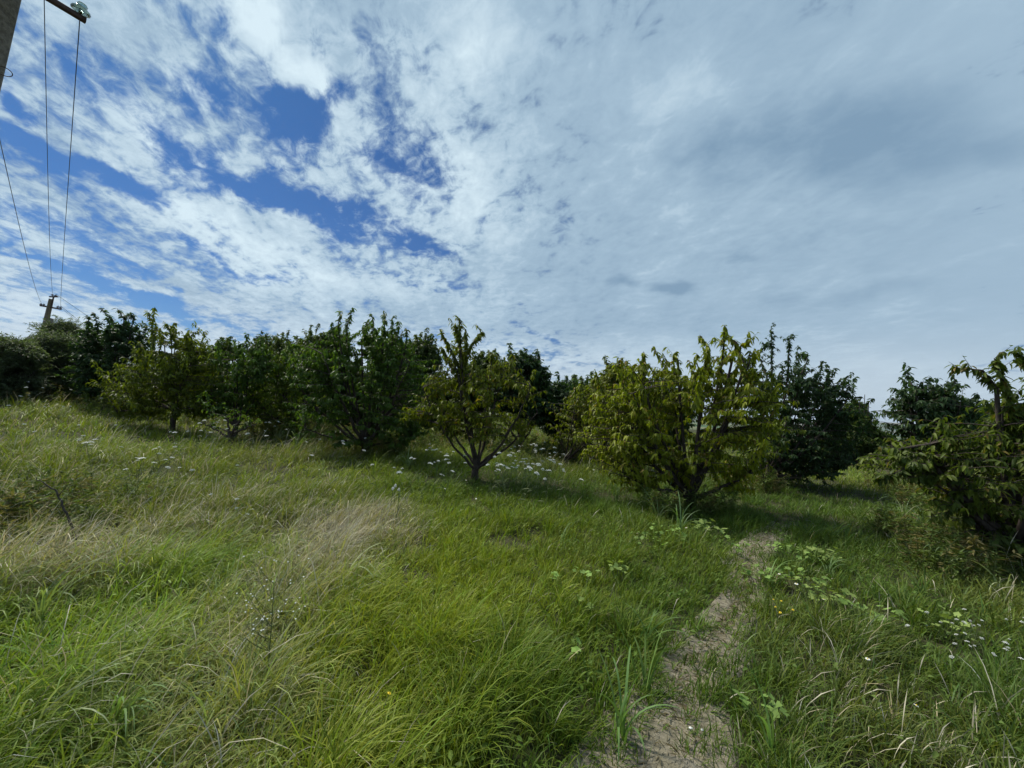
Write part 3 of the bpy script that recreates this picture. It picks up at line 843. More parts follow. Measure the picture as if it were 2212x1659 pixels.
# ================================================================ orchard trees
OLV = ((0.205, 0.232, 0.019), (0.092, 0.116, 0.014), (0.24, 0.17, 0.03))
YOL = ((0.275, 0.305, 0.017), (0.120, 0.148, 0.013), (0.26, 0.19, 0.04))
GRN = ((0.105, 0.180, 0.028), (0.052, 0.095, 0.018), (0.13, 0.17, 0.03))
BLG = ((0.060, 0.110, 0.038), (0.036, 0.068, 0.026), (0.08, 0.11, 0.035))
GRY = ((0.150, 0.195, 0.095), (0.075, 0.105, 0.052), (0.12, 0.13, 0.07))
BAK = ((0.095, 0.135, 0.028), (0.060, 0.090, 0.022), (0.12, 0.14, 0.03))
BG = 'orchard trees behind the first row'
FR = 'fruit trees of the first row'
def bp(px, py):
    p = gp(px, py); return p, depth_of(p)
def bx(px, d):
    return gx(px, d)

# the young tree in the middle
b, d = bp(1028, 1036)
grow('fruit_tree', 'olive leaved young tree in the middle with bare forking limbs and one tall leafy spire', FR, b, d,
     [(1030, 860, 105, 65), (950, 870, 55, 60), (1105, 880, 65, 70), (1000, 815, 50, 35), (1075, 815, 50, 35), (1140, 900, 30, 40), (1030, 920, 85, 35), (992, 770, 12, 40), (900, 880, 20, 30)],
     [[(1002, 800), (994, 740), (992, 684)], [(998, 780), (988, 730), (984, 700)], [(992, 790), (968, 745), (952, 712)], [(990, 800), (965, 775), (955, 750)], [(1002, 780), (1022, 745), (1044, 718)], [(1060, 800), (1062, 775), (1062, 758)], [(1004, 790), (1008, 750), (1006, 715)]],
     seed=1, nb=420, lpb=22, cols=OLV, fork=0.32, r0=0.065, limbs=9, droop=1.05, leafL=0.112, leafW=0.038, thick=0.75, spl=75, shoots=20, gaps=0.42)
# the broad yellow-olive tree right of centre
b, d = bp(1492, 1098)
grow('fruit_tree', 'broad yellow-olive tree with drooping leaves and thick dark trunk left of the dirt path', FR, b, d,
     [(1480, 920, 170, 100), (1370, 900, 90, 80), (1580, 880, 80, 90), (1450, 840, 90, 60), (1560, 820, 65, 60), (1330, 960, 50, 50), (1400, 1010, 60, 40), (1560, 980, 90, 60), (1370, 830, 50, 40), (1610, 830, 40, 60), (1500, 1030, 50, 20), (1340, 1000, 50, 40), (1390, 1040, 40, 22), (1450, 1010, 50, 35), (1590, 1030, 40, 30), (1300, 930, 30, 40)],
     [[(1385, 830), (1390, 790), (1388, 760)], [(1520, 800), (1522, 750), (1516, 722)], [(1560, 780), (1566, 730), (1570, 700)], [(1600, 790), (1605, 750), (1612, 735)], [(1465, 810), (1462, 780), (1455, 768)], [(1350, 840), (1345, 812), (1340, 800)], [(1590, 770), (1592, 740), (1590, 722)]],
     seed=22, nb=600, lpb=25, cols=YOL, fork=0.28, r0=0.10, limbs=10, droop=1.05, leafL=0.112, leafW=0.038, thick=0.8, lean=-0.2, spl=60, gaps=0.37)
# the dark tree right of it
b, d = bp(1655, 1052)
grow('fruit_tree', 'dark blue-green tree with tall pointed shoots right behind the yellow-olive tree', FR, b, d * 1.05,
     [(1720, 920, 115, 95), (1680, 840, 60, 60), (1770, 880, 70, 60), (1800, 940, 40, 60), (1690, 980, 80, 50), (1740, 960, 100, 60), (1730, 830, 45, 40), (1790, 850, 30, 30), (1700, 1015, 80, 28), (1780, 1000, 60, 28), (1640, 960, 40, 60)],
     [[(1672, 820), (1674, 750), (1675, 708)], [(1700, 820), (1702, 760), (1706, 728)], [(1725, 810), (1738, 780), (1744, 762)], [(1780, 830), (1788, 805), (1790, 795)], [(1655, 810), (1650, 765), (1655, 740)], [(1800, 870), (1812, 840), (1818, 830)]],
     seed=23, nb=640, lpb=28, cols=BLG, fork=0.3, r0=0.09, limbs=8, droop=0.75, leafL=0.11, thick=0.85, spl=45, gaps=0.33)
# leafy young shoots between them
b, d = bp(1650, 1062)
grow('sapling', 'bright green leafy sapling between the yellow-olive tree and the dark tree', FR, b, d * 0.98,
     [(1650, 950, 40, 50), (1690, 940, 30, 35), (1640, 1000, 30, 25)], [], seed=4, nb=50, lpb=16, cols=((0.15, 0.19, 0.03), (0.09, 0.12, 0.02)), fork=0.3, r0=0.025, limbs=4, droop=0.7, leafL=0.12, thick=0.6)
# right edge
b = bx(2190, 5.0)
grow('fruit_tree', 'large dark olive tree at the right edge with long leafy arms reaching left', FR, b, 5.0,
     [(2130, 1010, 130, 90), (2200, 950, 80, 90), (2030, 1000, 90, 45), (1960, 1010, 60, 25), (2080, 940, 60, 40), (2200, 1110, 90, 60), (2110, 1090, 60, 40), (2260, 1000, 120, 160), (1930, 1025, 30, 12), (2160, 1160, 70, 40), (2060, 1080, 60, 30), (2210, 1190, 60, 45), (2110, 1130, 60, 35)],
     [[(2185, 950), (2160, 850), (2143, 775)], [(2150, 840), (2125, 800), (2098, 790)], [(2240, 930), (2225, 800), (2195, 755)], [(2200, 940), (2205, 890), (2190, 870)], [(2000, 985), (1940, 1010), (1900, 1035)], [(2010, 960), (1950, 975), (1925, 985)]],
     seed=5, nb=620, lpb=24, cols=((0.150, 0.190, 0.024), (0.050, 0.080, 0.017), (0.2, 0.16, 0.04)), fork=0.35, r0=0.10, limbs=10, droop=0.95, leafL=0.102, leafW=0.038, thick=0.75, spl=75, shoots=26, gaps=0.44)
b = bx(2020, 8.5)
grow('fruit_tree', 'dark tree with a narrow spire standing behind the large tree at the right edge', BG, b, 8.5,
     [(2010, 900, 75, 65), (1988, 880, 30, 60), (2070, 890, 45, 40), (2020, 850, 40, 30), (2005, 965, 55, 40)],
     [[(1972, 850), (1970, 815), (1968, 795)], [(1965, 860), (1940, 845), (1925, 838)], [(2045, 850), (2042, 830), (2042, 820)], [(2075, 870), (2100, 880), (2125, 900)]],
     seed=6, nb=300, lpb=24, cols=BLG, fork=0.3, r0=0.07, limbs=7, droop=0.9, leafL=0.12, thick=0.8, shoots=12)
# big dark tree left of centre
b, d = bp(790, 985)
grow('fruit_tree', 'tall dense dark green tree left of centre with two leafy peaks', FR, b, d,
     [(780, 840, 130, 110), (700, 800, 70, 70), (860, 810, 75, 80), (750, 760, 55, 50), (835, 750, 50, 50), (800, 920, 110, 50), (870, 890, 70, 60), (700, 890, 60, 60), (900, 850, 40, 60)],
     [[(750, 740), (752, 700), (764, 665)], [(735, 740), (738, 700), (740, 680)], [(830, 740), (834, 700), (832, 678)], [(845, 740), (846, 710), (848, 690)], [(785, 740), (790, 710), (793, 695)], [(876, 760), (878, 725), (880, 712)], [(728, 760), (722, 730), (718, 712)]],
     seed=7, nb=760, lpb=30, cols=GRN, fork=0.3, r0=0.10, limbs=9, droop=0.85, leafL=0.115, leafW=0.042, thick=0.85, spl=40)
b, d = bp(628, 948)
grow('fruit_tree', 'mid green bushy tree on a single dark trunk just left of the tall dark tree', FR, b, d,
     [(600, 850, 70, 60), (640, 800, 50, 50), (560, 880, 40, 40), (650, 870, 60, 50), (570, 820, 35, 40), (610, 900, 70, 22)],
     [[(600, 800), (598, 780), (596, 765)]], seed=8, nb=400, lpb=22, cols=((0.165, 0.225, 0.025), (0.06, 0.10, 0.016), (0.22, 0.26, 0.03)), fork=0.5, r0=0.055, limbs=7, droop=0.9, leafL=0.12, thick=0.8)
b = bx(505, 11.5)
grow('fruit_tree', 'shaded dark tree filling the gap between the two green trees on the left', FR, b, 11.5,
     [(520, 810, 60, 60), (480, 840, 45, 50), (545, 790, 40, 45), (500, 870, 50, 30)],
     [[(515, 770), (515, 750), (520, 738)], [(470, 790), (462, 770), (460, 760)], [(545, 760), (550, 745), (556, 738)]],
     seed=9, nb=260, lpb=24, cols=GRN, fork=0.5, r0=0.06, limbs=6, droop=0.9, leafL=0.13, thick=0.8)
b, d = bp(371, 934)
grow('fruit_tree', 'yellow-green spreading tree on the left with one dark straight trunk', FR, b, d,
     [(370, 800, 90, 75), (320, 830, 70, 55), (420, 830, 60, 60), (280, 850, 50, 35), (360, 745, 45, 40), (300, 880, 45, 25), (410, 770, 35, 35), (440, 870, 40, 30), (350, 880, 70, 25), (252, 838, 22, 12)],
     [[(350, 740), (348, 715), (346, 700)], [(415, 760), (416, 725), (418, 708)], [(372, 730), (370, 712), (372, 704)]],
     seed=10, nb=520, lpb=24, cols=((0.205, 0.235, 0.020), (0.060, 0.090, 0.014), (0.26, 0.29, 0.03)), fork=0.7, r0=0.055, limbs=9, droop=0.85, leafL=0.12, thick=0.85)
b = bx(250, 14.0)
grow('dark_tree', 'dark tree with ragged pointed shoots behind the yellow-green tree on the left', BG, b, 14.0,
     [(250, 780, 65, 70), (215, 800, 50, 60), (285, 760, 40, 50), (240, 730, 35, 35), (280, 720, 25, 25), (250, 840, 60, 30)],
     [[(245, 730), (238, 690), (233, 672)], [(270, 720), (268, 690), (262, 668)], [(285, 720), (284, 690), (281, 674)], [(220, 760), (208, 730), (198, 712)], [(300, 730), (305, 710), (308, 700)], [(210, 770), (195, 745), (186, 728)]],
     seed=11, nb=420, lpb=24, cols=BLG, fork=0.5, r0=0.09, limbs=8, droop=0.5, leafL=0.15, leafW=0.06, thick=0.8)

# the small cut-back tree with a bare forked trunk
b, d = bp(497, 968)
rt = grow('young_tree', 'small bare forked trunk with a few leaves standing in the grass left of centre', FR, b, d,
     [(455, 912, 18, 8), (535, 912, 20, 9), (500, 895, 40, 12)], [[(470, 925), (456, 916)], [(520, 930), (532, 912)]], seed=12, nb=22, lpb=9, cols=GRN, fork=0.40, r0=0.065, limbs=4, droop=0.7, leafL=0.09, thick=0.8)
# little twiggy tree between the middle tree and the yellow-olive one
b, d = bp(1222, 1012)
grow('young_tree', 'low twiggy tree with dark bare stems right behind the middle tree', BG, b, d,
     [(1240, 900, 55, 50), (1280, 930, 40, 40), (1215, 950, 30, 25), (1290, 870, 45, 30)], [], seed=13, nb=120, lpb=13, cols=OLV, fork=0.25, r0=0.04, limbs=7, droop=0.95, leafL=0.12, thick=0.8)

# trees further back: px, depth, lobes, spires, colours, leaf, label
back = [
    (900, 15.5, [(890, 800, 55, 70), (850, 780, 50, 50), (915, 780, 30, 40), (900, 870, 60, 40)], [], BAK, 0.10, 'round airy tree showing behind the right side of the tall dark tree'),
    (690, 16.0, [(690, 770, 45, 40), (660, 790, 35, 35), (720, 750, 30, 30)], [], BAK, 0.10, 'round grey-green tree top behind the left shoulder of the tall dark tree'),
    (595, 17.0, [(600, 770, 45, 30), (560, 780, 30, 28), (625, 790, 28, 24)], [], BAK, 0.10, 'low domed tree top on the skyline above the mid green bushy tree'),
    (483, 19.0, [(483, 765, 20, 14), (450, 790, 40, 20)], [], BAK, 0.12, 'small distant tree top just right of the yellow-green tree'),
    (1120, 13.0, [(1130, 840, 50, 60), (1150, 870, 45, 50), (1100, 850, 50, 50), (1125, 800, 40, 30)], [[(1108, 790), (1106, 775), (1106, 766)], [(1122, 790), (1124, 775), (1126, 764)]], BLG, 0.11, 'dark domed tree behind the right half of the middle tree'),
    (1050, 13.5, [(1050, 820, 45, 45), (1020, 850, 40, 40)], [[(1055, 790), (1058, 770), (1060, 760)], [(1040, 785), (1038, 770), (1038, 766)]], BAK, 0.11, 'bushy tree directly behind the spire of the middle tree'),
    (960, 15.0, [(960, 870, 50, 55), (930, 880, 40, 50)], [], BAK, 0.11, 'shaded low tree between the tall dark tree and the middle tree'),
    (1210, 14.0, [(1210, 890, 45, 55), (1190, 870, 35, 40), (1235, 880, 35, 40)], [[(1208, 850), (1206, 835), (1206, 825)]], BLG, 0.11, 'dark blue-green tree in the row behind the low twiggy tree'),
    (1300, 12.0, [(1300, 890, 60, 60), (1330, 870, 50, 55), (1270, 900, 45, 50), (1340, 830, 35, 30)], [[(1300, 840), (1302, 820), (1300, 812)], [(1340, 810), (1340, 795), (1340, 786)], [(1265, 860), (1262, 845), (1258, 838)]], OLV, 0.12, 'olive tree behind the left shoulder of the yellow-olive tree'),
    (1260, 17.0, [(1255, 870, 50, 40), (1290, 880, 40, 40)], [], BAK, 0.12, 'distant tree in the row seen between the middle tree and the yellow-olive tree'),
    (1420, 13.5, [(1430, 900, 60, 70), (1390, 920, 40, 50)], [], BAK, 0.12, 'shaded tree hidden behind the crown of the yellow-olive tree'),
    (1850, 22.0, [(1848, 905, 22, 35), (1830, 925, 25, 30)], [[(1846, 880), (1846, 868), (1846, 862)]], BAK, 0.14, 'small rounded tree on the skyline right beside the dark blue-green tree'),
    (1870, 19.0, [(1860, 962, 50, 40), (1905, 985, 50, 22), (1835, 950, 40, 50), (1870, 985, 70, 25)], [], BAK, 0.13, 'low green hedge tree closing the far end of the track'),
    (1945, 17.0, [(1950, 995, 50, 22), (1990, 990, 50, 30), (1930, 1002, 50, 14)], [], BAK, 0.13, 'low green tree right of the track end below the distant fields'),
    (2080, 12.0, [(2080, 930, 70, 60), (2140, 940, 60, 60)], [], BAK, 0.12, 'shaded tree behind the branches of the right edge tree'),
    (770, 18.0, [(770, 860, 90, 60), (700, 870, 60, 60)], [], BAK, 0.13, 'shaded background tree under the tall dark tree'),
    (420, 17.5, [(430, 840, 60, 50), (380, 850, 60, 50)], [], BAK, 0.13, 'background tree seen low behind the yellow-green tree'),
    (560, 18.5, [(560, 850, 70, 50), (620, 860, 60, 45)], [], BAK, 0.13, 'background tree low behind the mid green bushy tree'),
]
for i, (px, dp, lb, sp_, cl, lf, lab) in enumerate(back):
    A_ = sum(l[2] * l[1] for l in lb) * (dp / FPX) ** 2
    grow('orchard_tree', lab, BG, bx(px, dp), dp, lb, sp_, seed=30 + i, nb=int(60 + A_ * 62), lpb=22, cols=cl, fork=0.5, r0=0.08, limbs=6, droop=0.6, leafL=lf * 1.25, leafW=lf * 0.55, thick=0.9, fine=False, spl=24, shoots=int(A_ * (0.5 if px > 1800 else 3)))

# feathery bushes at the far left
fe = [
    (95, 15.0, [(100, 790, 70, 60), (60, 810, 60, 50), (150, 790, 50, 50), (110, 760, 45, 30)], 'broad feathery grey-green locust bush in front of the distant concrete pole'),
    (170, 16.0, [(160, 760, 45, 35), (140, 720, 35, 20), (185, 800, 40, 45)], 'airy locust bush with fine twigs right of the distant concrete pole'),
    (20, 13.0, [(20, 820, 60, 45), (-40, 790, 60, 50), (50, 770, 35, 25), (-20, 750, 40, 20)], 'grey-green locust bush cut by the left edge of the photo'),
    (200, 15.0, [(200, 830, 40, 25), (230, 845, 40, 18)], 'low dark locust bush at the foot of the ragged dark tree'),
    (-120, 13.0, [(-110, 790, 90, 70)], 'locust bush beyond the left edge of the photo'),
]
for i, (px, dp, lb, lab) in enumerate(fe[:4]):
    A_ = sum(l[2] * l[1] for l in lb) * (dp / FPX) ** 2
    grow('locust_bush', lab, 'locust bushes at the far left', bx(px, dp), dp, lb, (), seed=70 + i, nb=int(80 + A_ * 110), lpb=44, cols=GRY, fork=0.4, r0=0.05, limbs=7, droop=0.25, leafL=0.085, leafW=0.026, thick=0.9, fine=False, cat='bush', twig=0.6, shoots=0)
# bare shoots on the skyline at the right
b = bx(1868, 20.0)
bs = Bag()
for (x0, x1, y1) in ((1866, 1857, 862), (1868, 1868, 852), (1870, 1877, 868), (1869, 1883, 905), (1867, 1850, 915)):
    e = np.asarray(at(x1, y1, 20.0)); p = bez(np.asarray(b), np.asarray(b) * 0.5 + e * 0.5 + np.array([(e[0] - b[0]) * 0.3, 0, -0.3]), e, 8)
    bs.tube(p, np.linspace(0.06, 0.012, 8), 5)
r_ = empty('bare_tree', b); tag(r_, 'thin leafless shoots standing up on the skyline above the far hedge', 'tree', BG)
bs.build('trunk', M['bark'], r_, b)

# ================================================================ concrete poles, wires
def lathe(prof, n=16):
    """ring surface from (radius, height) pairs"""
    P = np.array(prof, float); an = np.arange(n) * 2 * np.pi / n
    Vv = np.stack([P[:, 0][:, None] * np.cos(an)[None], P[:, 0][:, None] * np.sin(an)[None], np.repeat(P[:, 1][:, None], n, 1)], -1).reshape(-1, 3)
    i = np.arange(len(P) - 1)[:, None] * n; j = np.arange(n)[None]; j2 = (j + 1) % n
    return Vv, np.stack([i + j, i + j2, i + n + j2, i + n + j], -1).reshape(-1, 4)

def frame(axis, loc, side=None):
    z = np.asarray(axis, float); z /= np.linalg.norm(z)
    s = np.array([1.0, 0, 0]) if side is None else np.asarray(side, float)
    x = s - z * s.dot(z); x /= np.linalg.norm(x); y = np.cross(z, x)
    return np.stack([x, y, z], 1), np.asarray(loc, float)

def put(v, fr): return v @ fr[0].T + fr[1]

def beam(a, b, w, h, w2=None, h2=None, side=None, n=1):
    """rectangular bar from a to b with bevelled edges"""
    a = np.asarray(a, float); b = np.asarray(b, float); w2 = w2 or w; h2 = h2 or h
    Rm, _ = frame(b - a, a, side)
    L = np.linalg.norm(b - a)
    def ring(w_, h_, z):
        c = min(w_, h_) * 0.12
        pts = [(w_ / 2 - c, -h_ / 2), (w_ / 2, -h_ / 2 + c), (w_ / 2, h_ / 2 - c), (w_ / 2 - c, h_ / 2), (-w_ / 2 + c, h_ / 2), (-w_ / 2, h_ / 2 - c), (-w_ / 2, -h_ / 2 + c), (-w_ / 2 + c, -h_ / 2)]
        return [(x, y, z) for x, y in pts]
    Vv = np.array(ring(w, h, 0) + ring(w2, h2, L)); F = [[j, (j + 1) % 8, 8 + (j + 1) % 8, 8 + j] for j in range(8)]
    F += [[0, 1, 2, 3], [0, 3, 4, 7], [4, 5, 6, 7], [8, 11, 10, 9], [8, 15, 12, 11], [12, 15, 14, 13]]
    return Vv @ Rm.T + a, np.array(F)

m, T = new_mat('insulator_glass')
gl = T.n('ShaderNodeBsdfPrincipled')
gl.inputs['Base Color'].default_value = (0.50, 0.68, 0.60, 1); gl.inputs['Roughness'].default_value = 0.12
gl.inputs['Transmission Weight'].default_value = 0.75; gl.inputs['IOR'].default_value = 1.45
finish(T, gl.outputs[0]); M['glass'] = m
M['porcelain'] = noise_mat('grey_insulator', (0.10, 0.10, 0.12), (0.18, 0.18, 0.20), 30.0, 0.4)

def insulator(parent, origin, base, axis, sc, mat, flat=False):
    base = np.asarray(base, float)
    bag = Bag()
    bag.add(*((lambda v, f: (put(v * sc, frame(axis, base)), f))(*lathe([(0.0, 0.0), (0.020, 0.0), (0.026, 0.022), (0.050, 0.030), (0.066, 0.022), (0.076, 0.026), (0.079, 0.040), (0.070, 0.060), (0.050, 0.072), (0.040, 0.082), (0.042, 0.100), (0.030, 0.118), (0.0, 0.124)]))))
    o = bag.build('insulator', mat, parent, origin)
    pin = Bag(); ax = np.asarray(axis, float); ax /= np.linalg.norm(ax)
    pin.tube(np.array([base - ax * 0.05 * sc, base + ax * 0.05 * sc]), [0.011 * sc] * 2, 8)
    pin.build('pin', M['steel'], o, origin)
    return o

up = np.array([0.0, 0, 1.0])
# near pole, leaning, at the left edge
EA = np.asarray(at(22, -6, 4.2)); EB = np.asarray(at(-27, 200, 4.2))
axis = EA - EB; axis /= np.linalg.norm(axis)
axis = axis - 0.0
fwd_r = np.asarray(CR @ Vector((1, 0, 0)))
foot_edge = EB - axis * (EB[2] - float(terrain(EB[0], EB[1])) + 0.5) / axis[2]
top_edge = EA + axis * 3.2
W1, W2 = 0.30, 0.19
a_ = foot_edge - fwd_r * W1 / 2; b_ = top_edge - fwd_r * W2 / 2
near_base = np.array([a_[0], a_[1], float(terrain(a_[0], a_[1]))])
NP = empty('concrete_pole', near_base); tag(NP, 'leaning rough concrete utility pole cut by the top left corner', 'utility pole', 'concrete utility poles of the power line')
far_dir = np.asarray(at(110, 670, 33.0)) - np.asarray(EA); far_dir[2] = 0; far_dir /= np.linalg.norm(far_dir)
arm_dir = np.array([-far_dir[1], far_dir[0], 0.0]);
if arm_dir[0] < 0: arm_dir = -arm_dir
pb = Bag(); pb.add(*beam(a_, b_, W1, W1 * 0.9, W2, W2 * 0.9, side=fwd_r))
o = pb.build('pole', M['concrete'], NP, near_base, smooth=False)
# cross-arm: ends at the glass insulator, its other end is above the frame
ARM_E = np.asarray(at(177, 40, 4.35))
def solve_depth(px, py, zz):
    lo, hi = 0.5, 30.0
    for _ in range(50):
        m_ = (lo + hi) / 2
        if at(px, py, m_).z < zz: lo = m_
        else: hi = m_
    return lo
q0 = np.asarray(at(104, -4, solve_depth(104, -4, ARM_E[2]))); arm_v = ARM_E - q0; arm_v[2] = 0; arm_v /= np.linalg.norm(arm_v)
ARM_S = ARM_E - arm_v * 1.9
ab = Bag(); ab.add(*beam(ARM_S, ARM_E + arm_v * 0.03, 0.055, 0.05, side=up)); ab.build('cross_arm', M['steel'], NP, near_base, smooth=False)
INS = ARM_E - arm_v * 0.02 + up * 0.03
insulator(NP, near_base, INS, up - arm_v * 0.1 + fwd_r * 0.35, 1.0, M['glass'])
insulator(NP, near_base, ARM_S + up * 0.03, up, 0.95, M['glass'])
hb = Bag(); hc = np.asarray(at(8, 154, 4.15)); an = np.linspace(-2.6, 2.6, 22)
hr = np.asarray(CR @ Vector((1, 0, 0))); hu = np.asarray(CR @ Vector((0, 0.45, 1)))
hu = hu / np.linalg.norm(hu)
hb.tube(hc + 0.072 * (np.cos(an)[:, None] * hr) + 0.05 * np.sin(an)[:, None] * hu - hr * 0.0, np.full(22, 0.004), 6)
hb.build('wire_hoop', M['steel'], NP, near_base)

# far pole
FD = 33.0
ft = np.asarray(at(114, 660, FD)); fb = np.asarray(at(101, 715, FD)); fax = ft - fb; fax /= np.linalg.norm(fax)
p_top = np.asarray(at(112.5, 648, FD)) if False else np.asarray(at(111, 646, FD))
p_bot = p_top - fax * (p_top[2] - float(terrain(p_top[0], p_top[1])) + 0.3) / fax[2]
fb0 = np.array([p_bot[0], p_bot[1], float(terrain(p_bot[0], p_bot[1]))])
FP = empty('concrete_pole', fb0); tag(FP, 'distant leaning concrete utility pole with a cross-arm above the bushes at left', 'utility pole', 'concrete utility poles of the power line')
pb = Bag(); pb.add(*beam(p_bot, p_top, 0.42, 0.34, 0.24, 0.22, side=fwd_r)); pb.build('pole', M['concrete'], FP, fb0, smooth=False)
pb = Bag(); s1 = np.asarray(at(109, 690, FD - 0.2)); sdn = np.asarray(at(114, 740, FD - 1.2)); sd_ = sdn - s1; s2 = s1 + sd_ * 2.2
pb.add(*beam(s2, s1, 0.28, 0.28, 0.28, 0.28, side=fwd_r)); pb.add(*beam(np.asarray(at(105, 693, FD)), np.asarray(at(113.5, 690, FD)), 0.16, 0.2)); pb.build('strut', M['concrete'], FP, fb0, smooth=False)
c1 = np.asarray(at(87, 660, FD)); c2 = np.asarray(at(132, 668, FD))
pb = Bag(); pb.add(*beam(c1, c2, 0.12, 0.10, side=up)); pb.build('cross_arm', M['steel'], FP, fb0, smooth=False)
tp = np.asarray(at(116, 641, FD))
pb = Bag(); pb.tube([p_top - fax * 0.6 + fwd_r * 0.12, tp], [0.05, 0.05], 6); pb.add(*beam(tp - fwd_r * 0.34, tp + fwd_r * 0.34 , 0.10, 0.08, side=up)); pb.build('top_bracket', M['steel'], FP, fb0, smooth=False)
far_ins = []
for (x, y) in ((88.5, 659), (94.5, 660), (124.5, 665), (130.5, 666), (113, 639), (120, 640.5)):
    q = np.asarray(at(x, y, FD)); insulator(FP, fb0, q, up, 1.25, M['porcelain']); far_ins.append(q + up * 0.2)

def wire(a, b, sag, r, label, name='overhead_wire', r2=None, n=40):
    a = np.asarray(a, float); b = np.asarray(b, float); t = np.linspace(0, 1, n)
    p = a[None] * (1 - t[:, None]) + b[None] * t[:, None]; p[:, 2] -= sag * 4 * t * (1 - t)
    bag = Bag(); bag.tube(p, np.linspace(r, r2 or r, n), 6)
    o = bag.build(name, M['wire'], None, p[0]); tag(o, label, 'overhead wire', 'overhead wires of the power line'); return o
wtop = INS + up * 0.09
wire(wtop, far_ins[3], 0.5, 0.0046, 'overhead wire running from the glass insulator down to the distant pole', r2=0.009)
mid_near = np.asarray(at(93, -130, 4.6)); wire(mid_near, far_ins[4], 0.4, 0.0046, 'middle overhead wire running from the top edge to the tip of the distant pole', r2=0.009)
w3a = np.asarray(at(-25, 190, 5.6)); wire(w3a, far_ins[0], 0.35, 0.0055, 'leftmost overhead wire sloping down to the left end of the distant cross-arm', r2=0.009)
wire(far_ins[5], at(470, 850, 62.0), 0.5, 0.012, 'upper wire leaving the distant pole towards the right behind the trees', r2=0.02)
wire(far_ins[3], at(460, 900, 60.0), 0.5, 0.012, 'lower wire leaving the distant pole towards the right behind the trees', r2=0.02)
wire(far_ins[2], at(430, 880, 62.0), 0.5, 0.010, 'faint wire leaving the distant pole low behind the locust bushes', r2=0.02)

# ================================================================ flowers
def umbel_mesh(seed, R0=0.045, h=0.7):
    """stalk with a flat white flower head; origin at the foot"""
    g = np.random.default_rng(seed)
    bag = Bag(); mi = []
    top = np.array([g.normal() * 0.05, g.normal() * 0.05, h])
    p = bez((0, 0, 0), (g.normal() * 0.03, g.normal() * 0.03, h * 0.5), top, 6)
    v, f = tube(p, np.linspace(0.0035, 0.0022, 6), 5); bag.add(v, f); mi += [0] * len(f)
    for k in range(3):      # side leaves
        s = p[1 + k]; a = g.random() * 6.28; e = s + np.array([math.cos(a) * 0.12, math.sin(a) * 0.12, 0.06])
        v, f = tube(bez(s, (s + e) / 2 + (0, 0, 0.03), e, 4), [0.002, 0.006, 0.006, 0.001], 3); bag.add(v, f); mi += [0] * len(f)
    n = 34
    for k in range(n):
        r = R0 * math.sqrt((k + 0.5) / n); a = k * 2.39996
        c = top + np.array([r * math.cos(a), r * math.sin(a), 0.026 - 9.0 * r * r + g.normal() * 0.003])
        if k % 4 == 0:
            v, f = tube([top - (0, 0, 0.012), c], [0.0012, 0.0008], 3); bag.add(v, f); mi += [0] * len(f)
        s = R0 * 0.15 * g.uniform(0.7, 1.3)
        oc = np.array([(s, 0, 0), (0, s, 0), (-s, 0, 0), (0, -s, 0), (0, 0, s * 0.8), (0, 0, -s * 0.4)]) + c
        bag.add(oc, np.array([[0, 1, 4, 4], [1, 2, 4, 4], [2, 3, 4, 4], [3, 0, 4, 4]])[:, :4]); mi += [1] * 4
    V_ = np.concatenate(bag.v); F_ = np.concatenate(bag.f)
    # degenerate quads become triangles through from_pydata
    me = bpy.data.meshes.new('white_umbel_flower')
    me.from_pydata(V_.tolist(), [], [tuple(dict.fromkeys(q)) for q in F_.tolist()])
    me.polygons.foreach_set('material_index', np.array(mi, np.int32))
    me.materials.append(M['stem']); me.materials.append(M['petal']); me.update()
    return me
UM = [umbel_mesh(5 + i, r_, h_) for i, (r_, h_) in enumerate([(0.040, 0.75), (0.032, 0.65), (0.036, 0.55), (0.028, 0.50)])]
g_u = np.random.default_rng(99)
def umbels(spots, label, group, size=1.0, jit=0.0, hmul=1.0, name='white_umbel_flower'):
    new = []
    for (x, y) in spots:
        k = int(g_u.integers(0, 4)); me = UM[k]; hz = [0.75, 0.65, 0.55, 0.50][k] * hmul
        s = size * g_u.uniform(0.6, 1.15)
        p = gp(x, y, hz)
        o = bpy.data.objects.new(name, me); link(o)
        o.location = (p.x, p.y, float(terrain(p.x, p.y)) - 0.01)
        o.rotation_euler = (g_u.normal() * 0.20, g_u.normal() * 0.20, g_u.random() * 6.28)
        o.scale = (s, s, hmul * g_u.uniform(0.85, 1.12))
        tag(o, label, 'flower', group); new.append(o)
    order_labels(new, label)
ORD = ['leftmost', 'second from the left', 'third from the left', 'fourth from the left', 'fifth from the left', 'sixth from the left', 'seventh from the left']
ORR = ['rightmost', 'second from the right', 'third from the right', 'fourth from the right', 'fifth from the right', 'sixth from the right', 'seventh from the right']
def order_labels(obs, place):
    def sx(o):
        v = CR.transposed() @ (o.location - EYE); return v.x / -v.z
    obs = sorted(obs, key=sx); n = len(obs)
    if n > 14:
        for o in obs: o['label'] = 'one of the ' + place
        return
    for i, o in enumerate(obs):
        w_ = 'only' if n == 1 else (ORD[i] if i < (n + 1) // 2 else ORR[n - 1 - i])
        o['label'] = w_ + ' of the ' + place
def scat(x0, x1, y0, y1, n, seed):
    g = np.random.default_rng(seed); return [(g.uniform(x0, x1), g.uniform(y0, y1)) for _ in range(n)]
umbels(scat(1070, 1205, 958, 1008, 62, 1) + scat(1040, 1130, 985, 1015, 14, 14), 'white flat flower heads crowded behind the middle tree, right', 'white flowers behind the right side of the middle tree')
umbels(scat(895, 1010, 955, 1000, 20, 2), 'white flat flower heads behind the middle tree, left', 'white flowers behind the left side of the middle tree')
